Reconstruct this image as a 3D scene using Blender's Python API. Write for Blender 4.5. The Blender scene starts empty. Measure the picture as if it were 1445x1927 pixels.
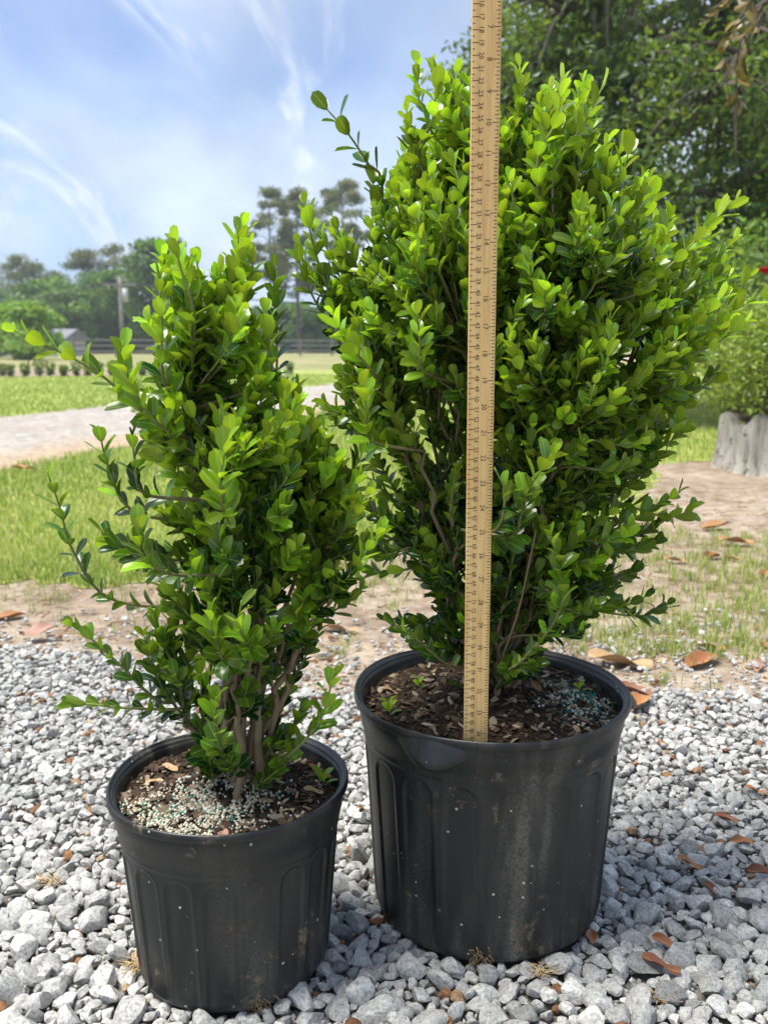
import bpy, math, random
import numpy as np
from mathutils import Vector, Matrix
from mathutils.bvhtree import BVHTree

rng = np.random.default_rng(11)
random.seed(11)
scene = bpy.context.scene
COL = scene.collection

# ------------------------------------------------------------------ camera, world, sun, exposure
CAM_H, PITCH, FPX, PW, PH = 0.694, math.radians(10.16), 1750.0, 1445.0, 1927.0
cam_d = bpy.data.cameras.new('camera')
cam_d.sensor_fit = 'VERTICAL'
cam_d.sensor_height = 24.0
cam_d.lens = 24.0 * FPX / PH
cam_d.clip_start, cam_d.clip_end = 0.01, 3000
cam_d.dof.use_dof = True
cam_d.dof.focus_distance = 0.98
cam_d.dof.aperture_fstop = cam_d.lens / 3.6          # a 3.6 mm phone-lens opening
cam = bpy.data.objects.new('camera', cam_d)
COL.objects.link(cam)
cam.location = (0, 0, CAM_H)
cam.rotation_euler = (math.pi / 2 - PITCH, 0, 0)
scene.camera = cam

SUN_EL, SUN_AZ = math.radians(68), math.radians(-100)   # azimuth measured from +Y towards +X
world = bpy.data.worlds.new('World')
scene.world = world
world.use_nodes = True
wt = world.node_tree
wt.nodes.clear()
def wn(t, **k):
    n = wt.nodes.new(t)
    for a, b in k.items():
        setattr(n, a, b)
    return n
def wl(a, b): wt.links.new(a, b)
sky = wn('ShaderNodeTexSky', sky_type='NISHITA', sun_disc=False)
sky.sun_elevation, sky.sun_rotation = SUN_EL, SUN_AZ
sky.air_density, sky.dust_density, sky.ozone_density = 1.0, 1.0, 2.0
tc = wn('ShaderNodeTexCoord')
sep = wn('ShaderNodeSeparateXYZ'); wl(tc.outputs['Generated'], sep.inputs[0])
zs_ = wn('ShaderNodeMath', operation='MAXIMUM'); wl(sep.outputs['Z'], zs_.inputs[0]); zs_.inputs[1].default_value = 0.09   # no murky line at the horizon
cs_ = wn('ShaderNodeCombineXYZ'); wl(sep.outputs['X'], cs_.inputs[0]); wl(sep.outputs['Y'], cs_.inputs[1]); wl(zs_.outputs[0], cs_.inputs[2])
wl(cs_.outputs[0], sky.inputs['Vector'])
ad = wn('ShaderNodeMath', operation='ADD'); wl(sep.outputs['Z'], ad.inputs[0]); ad.inputs[1].default_value = 0.30
mxz = wn('ShaderNodeMath', operation='MAXIMUM'); wl(ad.outputs[0], mxz.inputs[0]); mxz.inputs[1].default_value = 0.05
dx = wn('ShaderNodeMath', operation='DIVIDE'); wl(sep.outputs['X'], dx.inputs[0]); wl(mxz.outputs[0], dx.inputs[1])
dy = wn('ShaderNodeMath', operation='DIVIDE'); wl(sep.outputs['Y'], dy.inputs[0]); wl(mxz.outputs[0], dy.inputs[1])
cmb = wn('ShaderNodeCombineXYZ'); wl(dx.outputs[0], cmb.inputs[0]); wl(dy.outputs[0], cmb.inputs[1])
mp = wn('ShaderNodeMapping'); wl(cmb.outputs[0], mp.inputs[0])
mp.inputs['Rotation'].default_value = (0, 0, math.radians(40))
mp.inputs['Scale'].default_value = (1.2, 0.6, 1)
mp.inputs['Location'].default_value = (0.3, 1.7, 0)
n1 = wn('ShaderNodeTexNoise'); wl(mp.outputs[0], n1.inputs['Vector'])
n1.inputs['Scale'].default_value = 1.0; n1.inputs['Detail'].default_value = 7; n1.inputs['Roughness'].default_value = 0.47
n1.inputs['Distortion'].default_value = 0.5
r1 = wn('ShaderNodeMapRange', interpolation_type='SMOOTHSTEP'); wl(n1.outputs['Fac'], r1.inputs['Value'])
r1.inputs['From Min'].default_value, r1.inputs['From Max'].default_value = 0.34, 0.64
r1.inputs['To Min'].default_value, r1.inputs['To Max'].default_value = 0.20, 0.97
n2 = wn('ShaderNodeTexNoise'); wl(mp.outputs[0], n2.inputs['Vector'])
n2.inputs['Scale'].default_value = 3.1; n2.inputs['Detail'].default_value = 6
r2 = wn('ShaderNodeMapRange'); wl(n2.outputs['Fac'], r2.inputs['Value'])
r2.inputs['From Min'].default_value, r2.inputs['From Max'].default_value = 0.38, 0.70
r2.inputs['To Min'].default_value, r2.inputs['To Max'].default_value = 0.84, 1.16
ccol = wn('ShaderNodeVectorMath', operation='SCALE')
ccol.inputs[0].default_value = (3.6, 4.15, 4.9); wl(r2.outputs[0], ccol.inputs['Scale'])
bl = wn('ShaderNodeVectorMath', operation='MULTIPLY'); wl(sky.outputs[0], bl.inputs[0])
bl.inputs[1].default_value = (0.46, 0.58, 0.78)
mixc = wn('ShaderNodeMix', data_type='RGBA'); wl(r1.outputs[0], mixc.inputs[0])
wl(bl.outputs[0], mixc.inputs[6]); wl(ccol.outputs[0], mixc.inputs[7])
mp3 = wn('ShaderNodeMapping'); wl(cmb.outputs[0], mp3.inputs[0])      # thin bright wisps
mp3.inputs['Rotation'].default_value = (0, 0, math.radians(-62)); mp3.inputs['Scale'].default_value = (3.4, 1.1, 1); mp3.inputs['Location'].default_value = (2.6, 4.1, 0)
n3 = wn('ShaderNodeTexNoise'); wl(mp3.outputs[0], n3.inputs['Vector'])
n3.inputs['Scale'].default_value = 1.0; n3.inputs['Detail'].default_value = 9; n3.inputs['Roughness'].default_value = 0.6; n3.inputs['Distortion'].default_value = 0.8
r3 = wn('ShaderNodeMapRange', interpolation_type='SMOOTHSTEP'); wl(n3.outputs['Fac'], r3.inputs['Value'])
r3.inputs['From Min'].default_value, r3.inputs['From Max'].default_value = 0.54, 0.70
r3.inputs['To Min'].default_value, r3.inputs['To Max'].default_value = 0.0, 0.78
mix3 = wn('ShaderNodeMix', data_type='RGBA'); wl(r3.outputs[0], mix3.inputs[0]); wl(mixc.outputs[2], mix3.inputs[6]); mix3.inputs[7].default_value = (4.9, 5.1, 5.4, 1)
bg = wn('ShaderNodeBackground'); wl(mix3.outputs[2], bg.inputs['Color']); bg.inputs['Strength'].default_value = 0.046
wo = wn('ShaderNodeOutputWorld'); wl(bg.outputs[0], wo.inputs['Surface'])

sun_d = bpy.data.lights.new('sun', 'SUN')
sun_d.energy = 1.5; sun_d.angle = math.radians(30); sun_d.color = (1.0, 0.96, 0.88)
sun = bpy.data.objects.new('sun', sun_d); COL.objects.link(sun)
sdir = Vector((math.sin(SUN_AZ) * math.cos(SUN_EL), math.cos(SUN_AZ) * math.cos(SUN_EL), math.sin(SUN_EL)))
sun.rotation_euler = sdir.to_track_quat('Z', 'Y').to_euler()
sun.location = sdir * 50
scene.view_settings.view_transform = 'Standard'
scene.view_settings.look = 'None'
scene.view_settings.gamma = 1.0
scene.view_settings.exposure = 2.32
scene.cycles.use_denoising = True
scene.cycles.max_bounces = 8
scene.cycles.transparent_max_bounces = 8

# ------------------------------------------------------------------ helpers
CP, SP = math.cos(PITCH), math.sin(PITCH)
def ray(px, py):
    u, v = (px - PW / 2) / FPX, (py - PH / 2) / FPX
    return np.array([u, CP - v * SP, -(SP + v * CP)])
def gp(px, py, z=0.0):                     # the ground point seen there
    r = ray(px, py); k = (z - CAM_H) / r[2]
    return np.array([0, 0, CAM_H]) + r * k
def at(px, py, Y):                          # the point of that sight line at distance Y
    r = ray(px, py)
    return np.array([0, 0, CAM_H]) + r * (Y / r[1])

def lin(r, g, b):
    f = lambda c: (c / 255 / 12.92) if c / 255 <= 0.04045 else ((c / 255 + 0.055) / 1.055) ** 2.4
    return (f(r), f(g), f(b), 1)

def mesh_from(name, V, F, mat=None, smooth=True, attrs=None, uv=None):
    """V (n,3); F list of index arrays of equal-width rows (tris and / or quads)."""
    V = np.asarray(V, dtype=np.float32).reshape(-1, 3)
    if isinstance(F, np.ndarray): F = [F]
    F = [np.asarray(f, dtype=np.int32) for f in F if len(f)]
    m = bpy.data.meshes.new(name)
    m.vertices.add(len(V)); m.vertices.foreach_set('co', V.ravel())
    loops = np.concatenate([f.ravel() for f in F])
    tot = np.concatenate([np.full(len(f), f.shape[1], dtype=np.int32) for f in F])
    start = np.concatenate([[0], np.cumsum(tot)[:-1]]).astype(np.int32)
    m.loops.add(len(loops)); m.loops.foreach_set('vertex_index', loops)
    m.polygons.add(len(tot)); m.polygons.foreach_set('loop_start', start); m.polygons.foreach_set('loop_total', tot)
    m.polygons.foreach_set('use_smooth', np.full(len(tot), smooth, dtype=bool))
    if attrs:
        for k, a in attrs.items():
            at_ = m.attributes.new(k, 'FLOAT', 'POINT'); at_.data.foreach_set('value', np.asarray(a, dtype=np.float32))
    if uv is not None:
        at_ = m.attributes.new('luv', 'FLOAT_VECTOR', 'POINT')
        at_.data.foreach_set('vector', np.asarray(uv, dtype=np.float32).ravel())
    m.update(calc_edges=True); m.validate()
    if mat: m.materials.append(mat)
    return m

def obj(name, mesh, parent=None, loc=None, kind=None):
    o = bpy.data.objects.new(name, mesh); COL.objects.link(o)
    if parent: o.parent = parent
    if loc is not None: o.location = loc
    if kind: o['kind'] = kind
    return o
def thing(name, label, cat, loc=(0, 0, 0), group=None):
    o = bpy.data.objects.new(name, None); COL.objects.link(o); o.location = loc
    o.empty_display_size = 0.05
    return tag(o, label, cat, group)
def tag(o, label, cat, group=None):
    o['label'] = label; o['category'] = cat
    if group: o['group'] = group
    return o

class MB:
    """collects vertices, tris and quads"""
    def __init__(s): s.v, s.t, s.q, s.a, s.n = [], [], [], [], 0
    def add(s, V, t=None, q=None, a=0.0):
        V = np.asarray(V, float).reshape(-1, 3)
        s.v.append(V); s.a.append(np.full(len(V), a) if np.isscalar(a) else np.asarray(a, float))
        if t is not None and len(t): s.t.append(np.asarray(t, int) + s.n)
        if q is not None and len(q): s.q.append(np.asarray(q, int) + s.n)
        s.n += len(V)
    def tube(s, P, R, k=6, a=0.0, caps=True):
        P = np.asarray(P, float); n = len(P); R = np.broadcast_to(np.asarray(R, float), (n,))
        T = np.gradient(P, axis=0); T /= np.linalg.norm(T, axis=1)[:, None] + 1e-12
        ref = np.array([0, 0, 1.0]) if abs(T[0][2]) < 0.9 else np.array([1.0, 0, 0])
        A = np.cross(T, ref); A /= np.linalg.norm(A, axis=1)[:, None] + 1e-12
        B = np.cross(T, A)
        th = np.arange(k) * 2 * math.pi / k
        V = P[:, None] + R[:, None, None] * (np.cos(th)[None, :, None] * A[:, None] + np.sin(th)[None, :, None] * B[:, None])
        i, j = np.meshgrid(np.arange(n - 1), np.arange(k), indexing='ij')
        j2 = (j + 1) % k
        q = np.stack([i * k + j, i * k + j2, (i + 1) * k + j2, (i + 1) * k + j], -1).reshape(-1, 4)
        V = V.reshape(-1, 3); t = []
        if caps:
            V = np.vstack([V, P[:1], P[-1:]])
            for jj in range(k):
                t.append((n * k, (jj + 1) % k, jj)); t.append((n * k + 1, (n - 1) * k + jj, (n - 1) * k + (jj + 1) % k))
        s.add(V, t, q, a)
    def box(s, x0, x1, y0, y1, z0, z1, a=0.0):
        V = [(x, y, z) for z in (z0, z1) for y in (y0, y1) for x in (x0, x1)]
        s.add(V, None, [(0, 2, 3, 1), (4, 5, 7, 6), (0, 1, 5, 4), (2, 6, 7, 3), (0, 4, 6, 2), (1, 3, 7, 5)], a)
    def mesh(s, name, mat, smooth=True, attr='tone'):
        F = []
        if s.q: F.append(np.vstack(s.q))
        if s.t: F.append(np.vstack(s.t))
        return mesh_from(name, np.vstack(s.v), F, mat, smooth, {attr: np.concatenate(s.a)})

def bez(p0, p1, p2, p3, n):
    t = np.linspace(0, 1, n)[:, None]
    return (1 - t) ** 3 * p0 + 3 * (1 - t) ** 2 * t * p1 + 3 * (1 - t) * t * t * p2 + t ** 3 * p3
def unit(v): v = np.asarray(v, float); return v / (np.linalg.norm(v) + 1e-12)
def spline(P, n):                            # Catmull-Rom through the points
    P = np.asarray(P, float); Q = np.vstack([2 * P[0] - P[1], P, 2 * P[-1] - P[-2]])
    out = []; m = len(P) - 1
    for t in np.linspace(0, m - 1e-6, n):
        i = int(t); u = t - i; a, b, c, d = Q[i], Q[i + 1], Q[i + 2], Q[i + 3]
        out.append(0.5 * (2 * b + (c - a) * u + (2 * a - 5 * b + 4 * c - d) * u * u + (3 * b - a - 3 * c + d) * u ** 3))
    return np.array(out)

# ------------------------------------------------------------------ materials
class NT:
    def __init__(s, name):
        s.m = bpy.data.materials.new(name); s.m.use_nodes = True
        s.t = s.m.node_tree; s.t.nodes.clear()
        s.out = s.t.nodes.new('ShaderNodeOutputMaterial')
    def n(s, typ, ins=None, **k):
        nd = s.t.nodes.new(typ)
        for a, b in k.items(): setattr(nd, a, b)
        for a, b in (ins or {}).items():
            i = nd.inputs[a]
            if hasattr(b, 'is_linked') or hasattr(b, 'links'): s.t.links.new(b, i)
            else: i.default_value = b
        return nd
    def attr(s, name): return s.n('ShaderNodeAttribute', attribute_name=name)
    def ramp(s, fac, stops, interp='LINEAR'):
        r = s.n('ShaderNodeValToRGB', {'Fac': fac}); r.color_ramp.interpolation = interp
        el = r.color_ramp.elements
        while len(el) < len(stops): el.new(0.5)
        for e, (p, c) in zip(el, stops): e.position = p; e.color = c if len(c) == 4 else (*c, 1)
        return r.outputs['Color']
    def rng(s, v, a, b, c=0.0, d=1.0):
        return s.n('ShaderNodeMapRange', {'Value': v, 'From Min': a, 'From Max': b, 'To Min': c, 'To Max': d}, interpolation_type='SMOOTHSTEP').outputs[0]
    def mix(s, f, a, b, mode='MIX'):
        nd = s.n('ShaderNodeMix', data_type='RGBA', blend_type=mode)
        for i, v in ((0, f), (6, a), (7, b)):
            if hasattr(v, 'links'): s.t.links.new(v, nd.inputs[i])
            else: nd.inputs[i].default_value = v
        return nd.outputs[2]
    def math(s, op, a, b=0.0):
        nd = s.n('ShaderNodeMath', operation=op)
        for i, v in ((0, a), (1, b)):
            if hasattr(v, 'links'): s.t.links.new(v, nd.inputs[i])
            else: nd.inputs[i].default_value = v
        return nd.outputs[0]
    def noise(s, scale, detail=4, rough=0.5, vec=None, dist=0.0):
        i = {'Scale': scale, 'Detail': detail, 'Roughness': rough, 'Distortion': dist}
        if vec is not None: i['Vector'] = vec
        return s.n('ShaderNodeTexNoise', i).outputs['Fac']
    def pos(s): return s.n('ShaderNodeNewGeometry').outputs['Position']
    def obj(s): return s.n('ShaderNodeTexCoord').outputs['Object']
    def bump(s, h, strength, dist): return s.n('ShaderNodeBump', {'Height': h, 'Strength': strength, 'Distance': dist}).outputs[0]
    def bsdf(s, col, rough=0.6, spec=0.5, normal=None, **k):
        i = {'Base Color': col, 'Roughness': rough, 'Specular IOR Level': spec}
        if normal is not None: i['Normal'] = normal
        i.update(k)
        return s.n('ShaderNodeBsdfPrincipled', i).outputs[0]
    def done(s, sh): s.t.links.new(sh, s.out.inputs['Surface']); return s.m

def leaf_mat(name, old, new, uold, unew, trans=0.3, rough=0.3, rib=True, tcol=None):
    m = NT(name)
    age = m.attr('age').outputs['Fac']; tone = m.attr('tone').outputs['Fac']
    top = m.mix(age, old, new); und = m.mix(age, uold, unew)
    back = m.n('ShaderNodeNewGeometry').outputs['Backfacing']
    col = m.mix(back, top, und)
    if rib:
        sx = m.n('ShaderNodeSeparateXYZ', {'Vector': m.attr('luv').outputs['Vector']})
        u = m.math('ABSOLUTE', sx.outputs[0])
        rb = m.rng(u, 0.10, 0.03)
        col = m.mix(m.math('MULTIPLY', rb, 0.45), col, (0.42, 0.50, 0.14, 1))
        ed = m.rng(u, 0.90, 1.0)
        col = m.mix(m.math('MULTIPLY', ed, 0.28), col, (0.40, 0.48, 0.10, 1))
        nz = m.noise(420, 3, 0.6, m.obj())
        col = m.mix(0.35, col, m.ramp(nz, [(0.3, (0.55, 0.55, 0.55)), (0.7, (1.25, 1.2, 1.1))]), 'MULTIPLY')
        col = m.mix(m.math('MULTIPLY', m.rng(m.noise(230, 2, 0.5, m.pos()), 0.735, 0.76), 0.7), col, (0.20, 0.13, 0.05, 1))
    hs = m.n('ShaderNodeHueSaturation', {'Color': col, 'Value': m.math('ADD', 0.72, m.math('MULTIPLY', tone, 0.56)),
                                         'Hue': m.math('ADD', 0.485, m.math('MULTIPLY', tone, 0.03))})
    col = hs.outputs[0]
    rg = m.math('ADD', rough, m.math('MULTIPLY', back, 0.25))
    b = m.bsdf(col, rg, 0.5)
    tc_ = m.mix(1.0, col, tcol or (1.5, 1.5, 0.55, 1), 'MULTIPLY')
    t = m.n('ShaderNodeBsdfTranslucent', {'Color': tc_}).outputs[0]
    mx = m.n('ShaderNodeMixShader', {'Fac': trans})
    m.t.links.new(b, mx.inputs[1]); m.t.links.new(t, mx.inputs[2])
    return m.done(mx.outputs[0])

M = {}
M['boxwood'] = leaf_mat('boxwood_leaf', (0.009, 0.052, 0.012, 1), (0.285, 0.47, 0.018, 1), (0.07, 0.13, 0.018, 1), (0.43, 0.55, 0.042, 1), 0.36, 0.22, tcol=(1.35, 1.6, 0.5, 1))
M['oak'] = leaf_mat('oak_leaf', (0.05, 0.10, 0.03, 1), (0.19, 0.28, 0.05, 1), (0.08, 0.13, 0.04, 1), (0.22, 0.30, 0.06, 1), 0.42, 0.4, rib=False)
M['pine'] = leaf_mat('pine_needles', (0.10, 0.13, 0.055, 1), (0.19, 0.20, 0.09, 1), (0.10, 0.13, 0.06, 1), (0.19, 0.20, 0.10, 1), 0.40, 0.6, rib=False)
M['broad'] = leaf_mat('broadleaf_foliage', (0.06, 0.13, 0.03, 1), (0.21, 0.36, 0.065, 1), (0.08, 0.16, 0.04, 1), (0.25, 0.38, 0.08, 1), 0.35, 0.5, rib=False)
M['hedge'] = leaf_mat('hedge_leaf', (0.035, 0.085, 0.018, 1), (0.26, 0.36, 0.055, 1), (0.05, 0.1, 0.02, 1), (0.30, 0.38, 0.07, 1), 0.3, 0.35, rib=False)
M['magnolia'] = leaf_mat('magnolia_leaf', (0.05, 0.09, 0.03, 1), (0.20, 0.14, 0.035, 1), (0.12, 0.08, 0.03, 1), (0.20, 0.13, 0.04, 1), 0.2, 0.28)

m = NT('bark'); nz = m.noise(60, 5, 0.65, m.obj()); tn = m.attr('tone').outputs['Fac']
c = m.mix(nz, (0.13, 0.085, 0.05, 1), (0.36, 0.27, 0.17, 1)); c = m.mix(tn, c, (0.20, 0.30, 0.05, 1))
M['twig'] = m.done(m.bsdf(c, 0.75, 0.3, m.bump(m.noise(220, 4, 0.6, m.obj()), 0.5, 0.002)))
m = NT('tree_bark'); nz = m.noise(4, 6, 0.65, m.obj())
M['trunk'] = m.done(m.bsdf(m.mix(nz, (0.05, 0.042, 0.035, 1), (0.17, 0.14, 0.115, 1)), 0.9, 0.2, m.bump(m.noise(14, 5, 0.7, m.obj()), 0.7, 0.03)))

def pot_mat(name, streak):
    m = NT(name); p = m.obj()
    st = m.n('ShaderNodeMapping', {'Vector': p, 'Scale': (1, 1, 0.16)}).outputs[0]
    dust = m.noise(26, 6, 0.62, st); fine = m.noise(330, 3, 0.7, p); blotch = m.noise(11, 5, 0.6, p)
    sx = m.n('ShaderNodeSeparateXYZ', {'Vector': p})
    c = m.mix(blotch, (0.0045, 0.0055, 0.0062, 1), (0.011, 0.0130, 0.0138, 1))
    # dusty film, thicker in one streak that runs down the front and towards the foot
    ang = m.math('ARCTAN2', sx.outputs[0], m.math('MULTIPLY', sx.outputs[1], -1.0))
    band = m.rng(m.math('ABSOLUTE', m.math('SUBTRACT', ang, streak)), 0.34, 0.02)
    low = m.rng(sx.outputs[2], 0.10, 0.0)
    f = m.math('MULTIPLY', m.rng(dust, 0.42, 0.75), m.math('ADD', 0.22, m.math('ADD', m.math('MULTIPLY', band, 0.55), m.math('MULTIPLY', low, 0.25))))
    c = m.mix(m.math('MULTIPLY', f, m.rng(fine, 0.25, 0.6)), c, (0.20, 0.185, 0.15, 1))
    # soil splashes just below the rim
    hi = m.math('MULTIPLY', m.rng(m.noise(40, 6, 0.75, p), 0.56, 0.68), m.rng(m.noise(9, 2, 0.5, p), 0.50, 0.60))
    c = m.mix(m.math('MULTIPLY', hi, 0.75), c, (0.22, 0.16, 0.10, 1))
    vo = m.n('ShaderNodeTexVoronoi', {'Vector': p, 'Scale': 120.0}); 
    sel = m.n('ShaderNodeSeparateColor', {'Color': vo.outputs['Color']})
    rad = m.math('MULTIPLY', m.rng(sel.outputs[0], 0.70, 1.0), 0.19)
    spk = m.math('LESS_THAN', vo.outputs['Distance'], rad)
    c = m.mix(m.math('MULTIPLY', spk, m.rng(sel.outputs[1], 0.2, 0.9)), c, (0.52, 0.50, 0.44, 1))
    wv = m.noise(18, 2, 0.4, m.n('ShaderNodeMapping', {'Vector': p, 'Scale': (1.0, 1.0, 0.4), 'Rotation': (0.4, 0.5, 0.3)}).outputs[0], 1.5)
    scr = m.math('MULTIPLY', m.rng(m.math('ABSOLUTE', m.math('SUBTRACT', wv, 0.5)), 0.0035, 0.0), m.rng(m.noise(7, 2, 0.5, p), 0.55, 0.65))
    c = m.mix(m.math('MULTIPLY', scr, 0.12), c, (0.3, 0.3, 0.28, 1))
    rg = m.math('ADD', 0.27, m.math('MULTIPLY', m.math('ADD', dust, f), 0.25))
    return m.done(m.bsdf(c, rg, 0.5, m.bump(m.math('ADD', fine, m.math('MULTIPLY', spk, 2.0)), 0.12, 0.0012)))
M['pot_l'] = pot_mat('pot_plastic_small', -2.2)
M['pot_r'] = pot_mat('pot_plastic_large', 0.22)

m = NT('soil'); p = m.obj(); nz = m.noise(90, 6, 0.7, p)
c = m.ramp(nz, [(0.3, (0.012, 0.008, 0.005)), (0.52, (0.04, 0.024, 0.015)), (0.72, (0.10, 0.066, 0.042))])
M['soil'] = m.done(m.bsdf(c, 0.95, 0.2, m.bump(m.noise(260, 5, 0.7, p), 1.0, 0.004)))
m = NT('soil_bits'); tn = m.attr('tone').outputs['Fac']
c = m.ramp(tn, [(0.0, (0.02, 0.012, 0.008)), (0.4, (0.07, 0.042, 0.026)), (0.62, (0.17, 0.115, 0.075)), (0.8, (0.30, 0.24, 0.17)), (1.0, (0.42, 0.36, 0.24))])
c = m.mix(0.5, c, m.ramp(m.noise(180, 4, 0.6, m.obj()), [(0.3, (0.5, 0.5, 0.5)), (0.7, (1.3, 1.3, 1.3))]), 'MULTIPLY')
M['bits'] = m.done(m.bsdf(c, 0.85, 0.3))
m = NT('fertiliser'); tn = m.attr('tone').outputs['Fac']
c = m.ramp(tn, [(0.0, (0.16, 0.13, 0.08)), (0.3, (0.45, 0.39, 0.26)), (0.7, (0.66, 0.62, 0.50)), (0.86, (0.70, 0.67, 0.58)), (0.87, (0.01, 0.17, 0.12)), (1.0, (0.02, 0.25, 0.19))])
M['beads'] = m.done(m.bsdf(c, 0.5, 0.4))

m = NT('limestone'); p = m.pos(); tn = m.attr('tone').outputs['Fac']
c = m.ramp(tn, [(0.0, (0.165, 0.163, 0.156)), (0.3, (0.305, 0.302, 0.292)), (0.6, (0.435, 0.428, 0.41)), (0.86, (0.57, 0.555, 0.525)), (0.90, (0.40, 0.335, 0.23)), (0.94, (0.27, 0.135, 0.06)), (1.0, (0.16, 0.075, 0.04))])
sp = m.noise(260, 4, 0.75, p); bl_ = m.noise(75, 4, 0.6, p)
c = m.mix(0.75, c, m.ramp(sp, [(0.34, (0.34, 0.35, 0.35)), (0.48, (0.95, 0.95, 0.95)), (0.68, (1.5, 1.5, 1.48))]), 'MULTIPLY')
c = m.mix(0.7, c, m.ramp(bl_, [(0.3, (0.68, 0.68, 0.66)), (0.65, (1.15, 1.15, 1.14))]), 'MULTIPLY')
M['stone'] = m.done(m.bsdf(c, 0.85, 0.25, m.bump(m.math('ADD', sp, m.math('MULTIPLY', bl_, 1.5)), 0.55, 0.0022)))

def ground_mat(name, stops, scale, detail=8, bumpd=0.01, extra=None, rough=0.95):
    m = NT(name); p = m.pos()
    big = m.noise(scale * 0.13, 4, 0.55, p); nz = m.noise(scale, detail, 0.68, p)
    f = m.math('ADD', m.math('MULTIPLY', nz, 0.62), m.math('MULTIPLY', big, 0.38))
    c = m.ramp(f, stops)
    if extra: c = extra(m, p, c)
    return m.done(m.bsdf(c, rough, 0.15, m.bump(m.noise(scale * 4, 5, 0.7, p), 0.8, bumpd)))
def dirt_extra(m, p, c):
    g = m.noise(420, 3, 0.7, p)
    c = m.mix(m.rng(g, 0.62, 0.72), c, (0.10, 0.07, 0.05, 1))
    return m.mix(m.rng(m.noise(300, 2, 0.6, p), 0.66, 0.74), c, (0.5, 0.45, 0.38, 1))
M['dirt'] = ground_mat('sandy_dirt', [(0.34, (0.13, 0.092, 0.062)), (0.47, (0.27, 0.205, 0.15)), (0.58, (0.40, 0.325, 0.25)), (0.72, (0.50, 0.43, 0.35))], 14, extra=dirt_extra)
M['gbed'] = ground_mat('gravel_fines', [(0.35, (0.10, 0.09, 0.078)), (0.5, (0.22, 0.20, 0.175)), (0.65, (0.36, 0.345, 0.32))], 60, bumpd=0.006)
def road_extra(m, p, c):
    v = m.n('ShaderNodeTexVoronoi', {'Vector': p, 'Scale': 26.0})
    s_ = m.n('ShaderNodeSeparateColor', {'Color': v.outputs['Color']}).outputs[0]
    sp_ = m.n('ShaderNodeSeparateXYZ', {'Vector': p})
    e_ = m.math('SUBTRACT', m.math('ADD', -2.2 - 0.352 * 5.3, m.math('MULTIPLY', sp_.outputs[1], 0.352)), sp_.outputs[0])
    e_ = m.math('ADD', e_, m.math('MULTIPLY', m.noise(1.3, 3, 0.5, p), 0.7))
    c = m.mix(m.math('MULTIPLY', m.rng(e_, 1.35, 0.55), 0.85), c, (0.42, 0.31, 0.20, 1))
    return m.mix(0.55, c, m.ramp(s_, [(0, (0.45, 0.45, 0.45)), (1, (1.35, 1.35, 1.35))]), 'MULTIPLY')
M['road'] = ground_mat('gravel_road', [(0.36, (0.34, 0.28, 0.21)), (0.48, (0.36, 0.325, 0.285)), (0.6, (0.42, 0.39, 0.365)), (0.75, (0.50, 0.47, 0.44))], 9, bumpd=0.012, extra=road_extra)
M['lawn'] = ground_mat('lawn_floor', [(0.36, (0.20, 0.25, 0.06)), (0.5, (0.30, 0.34, 0.09)), (0.62, (0.38, 0.39, 0.13)), (0.74, (0.46, 0.42, 0.20))], 7)
M['field'] = ground_mat('dry_field', [(0.38, (0.14, 0.17, 0.055)), (0.5, (0.26, 0.25, 0.11)), (0.62, (0.36, 0.31, 0.18))], 0.7)
m = NT('grass_blade'); tn = m.attr('tone').outputs['Fac']
c = m.ramp(tn, [(0.0, (0.12, 0.22, 0.03)), (0.45, (0.29, 0.40, 0.065)), (0.8, (0.45, 0.50, 0.12)), (0.9, (0.50, 0.44, 0.20)), (1.0, (0.58, 0.48, 0.27))])
b = m.bsdf(c, 0.55, 0.3); t = m.n('ShaderNodeBsdfTranslucent', {'Color': c}).outputs[0]
mx = m.n('ShaderNodeMixShader', {'Fac': 0.35}); m.t.links.new(b, mx.inputs[1]); m.t.links.new(t, mx.inputs[2])
M['grass'] = m.done(mx.outputs[0])
m = NT('dead_leaf'); tn = m.attr('tone').outputs['Fac']; p = m.obj()
sx = m.n('ShaderNodeSeparateXYZ', {'Vector': m.attr('luv').outputs['Vector']})
c = m.ramp(tn, [(0.0, (0.15, 0.055, 0.03)), (0.35, (0.30, 0.115, 0.045)), (0.65, (0.42, 0.20, 0.075)), (0.85, (0.45, 0.29, 0.14)), (1.0, (0.36, 0.19, 0.15))])
c = m.mix(0.6, c, m.ramp(m.noise(90, 5, 0.7, p), [(0.3, (0.45, 0.4, 0.35)), (0.6, (1.1, 1.1, 1.1))]), 'MULTIPLY')
c = m.mix(m.math('MULTIPLY', m.rng(m.math('ABSOLUTE', sx.outputs[0]), 0.09, 0.02), 0.6), c, (0.45, 0.30, 0.14, 1))
M['dead'] = m.done(m.bsdf(c, 0.6, 0.4))
m = NT('straw'); tn = m.attr('tone').outputs['Fac']
M['straw'] = m.done(m.bsdf(m.mix(tn, (0.16, 0.10, 0.05, 1), (0.62, 0.46, 0.24, 1)), 0.75, 0.3))
m = NT('rule_wood'); p = m.obj()
gr = m.noise(9, 6, 0.6, m.n('ShaderNodeMapping', {'Vector': p, 'Scale': (22, 22, 0.9)}).outputs[0], 0.6)
fl = m.noise(160, 3, 0.6, m.n('ShaderNodeMapping', {'Vector': p, 'Scale': (3, 3, 0.25)}).outputs[0])
c = m.ramp(gr, [(0.3, (0.64, 0.38, 0.145)), (0.5, (0.78, 0.53, 0.21)), (0.7, (0.85, 0.62, 0.28))])
c = m.mix(m.math('MULTIPLY', m.rng(fl, 0.6, 0.75), 0.35), c, (0.33, 0.17, 0.07, 1))
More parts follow.
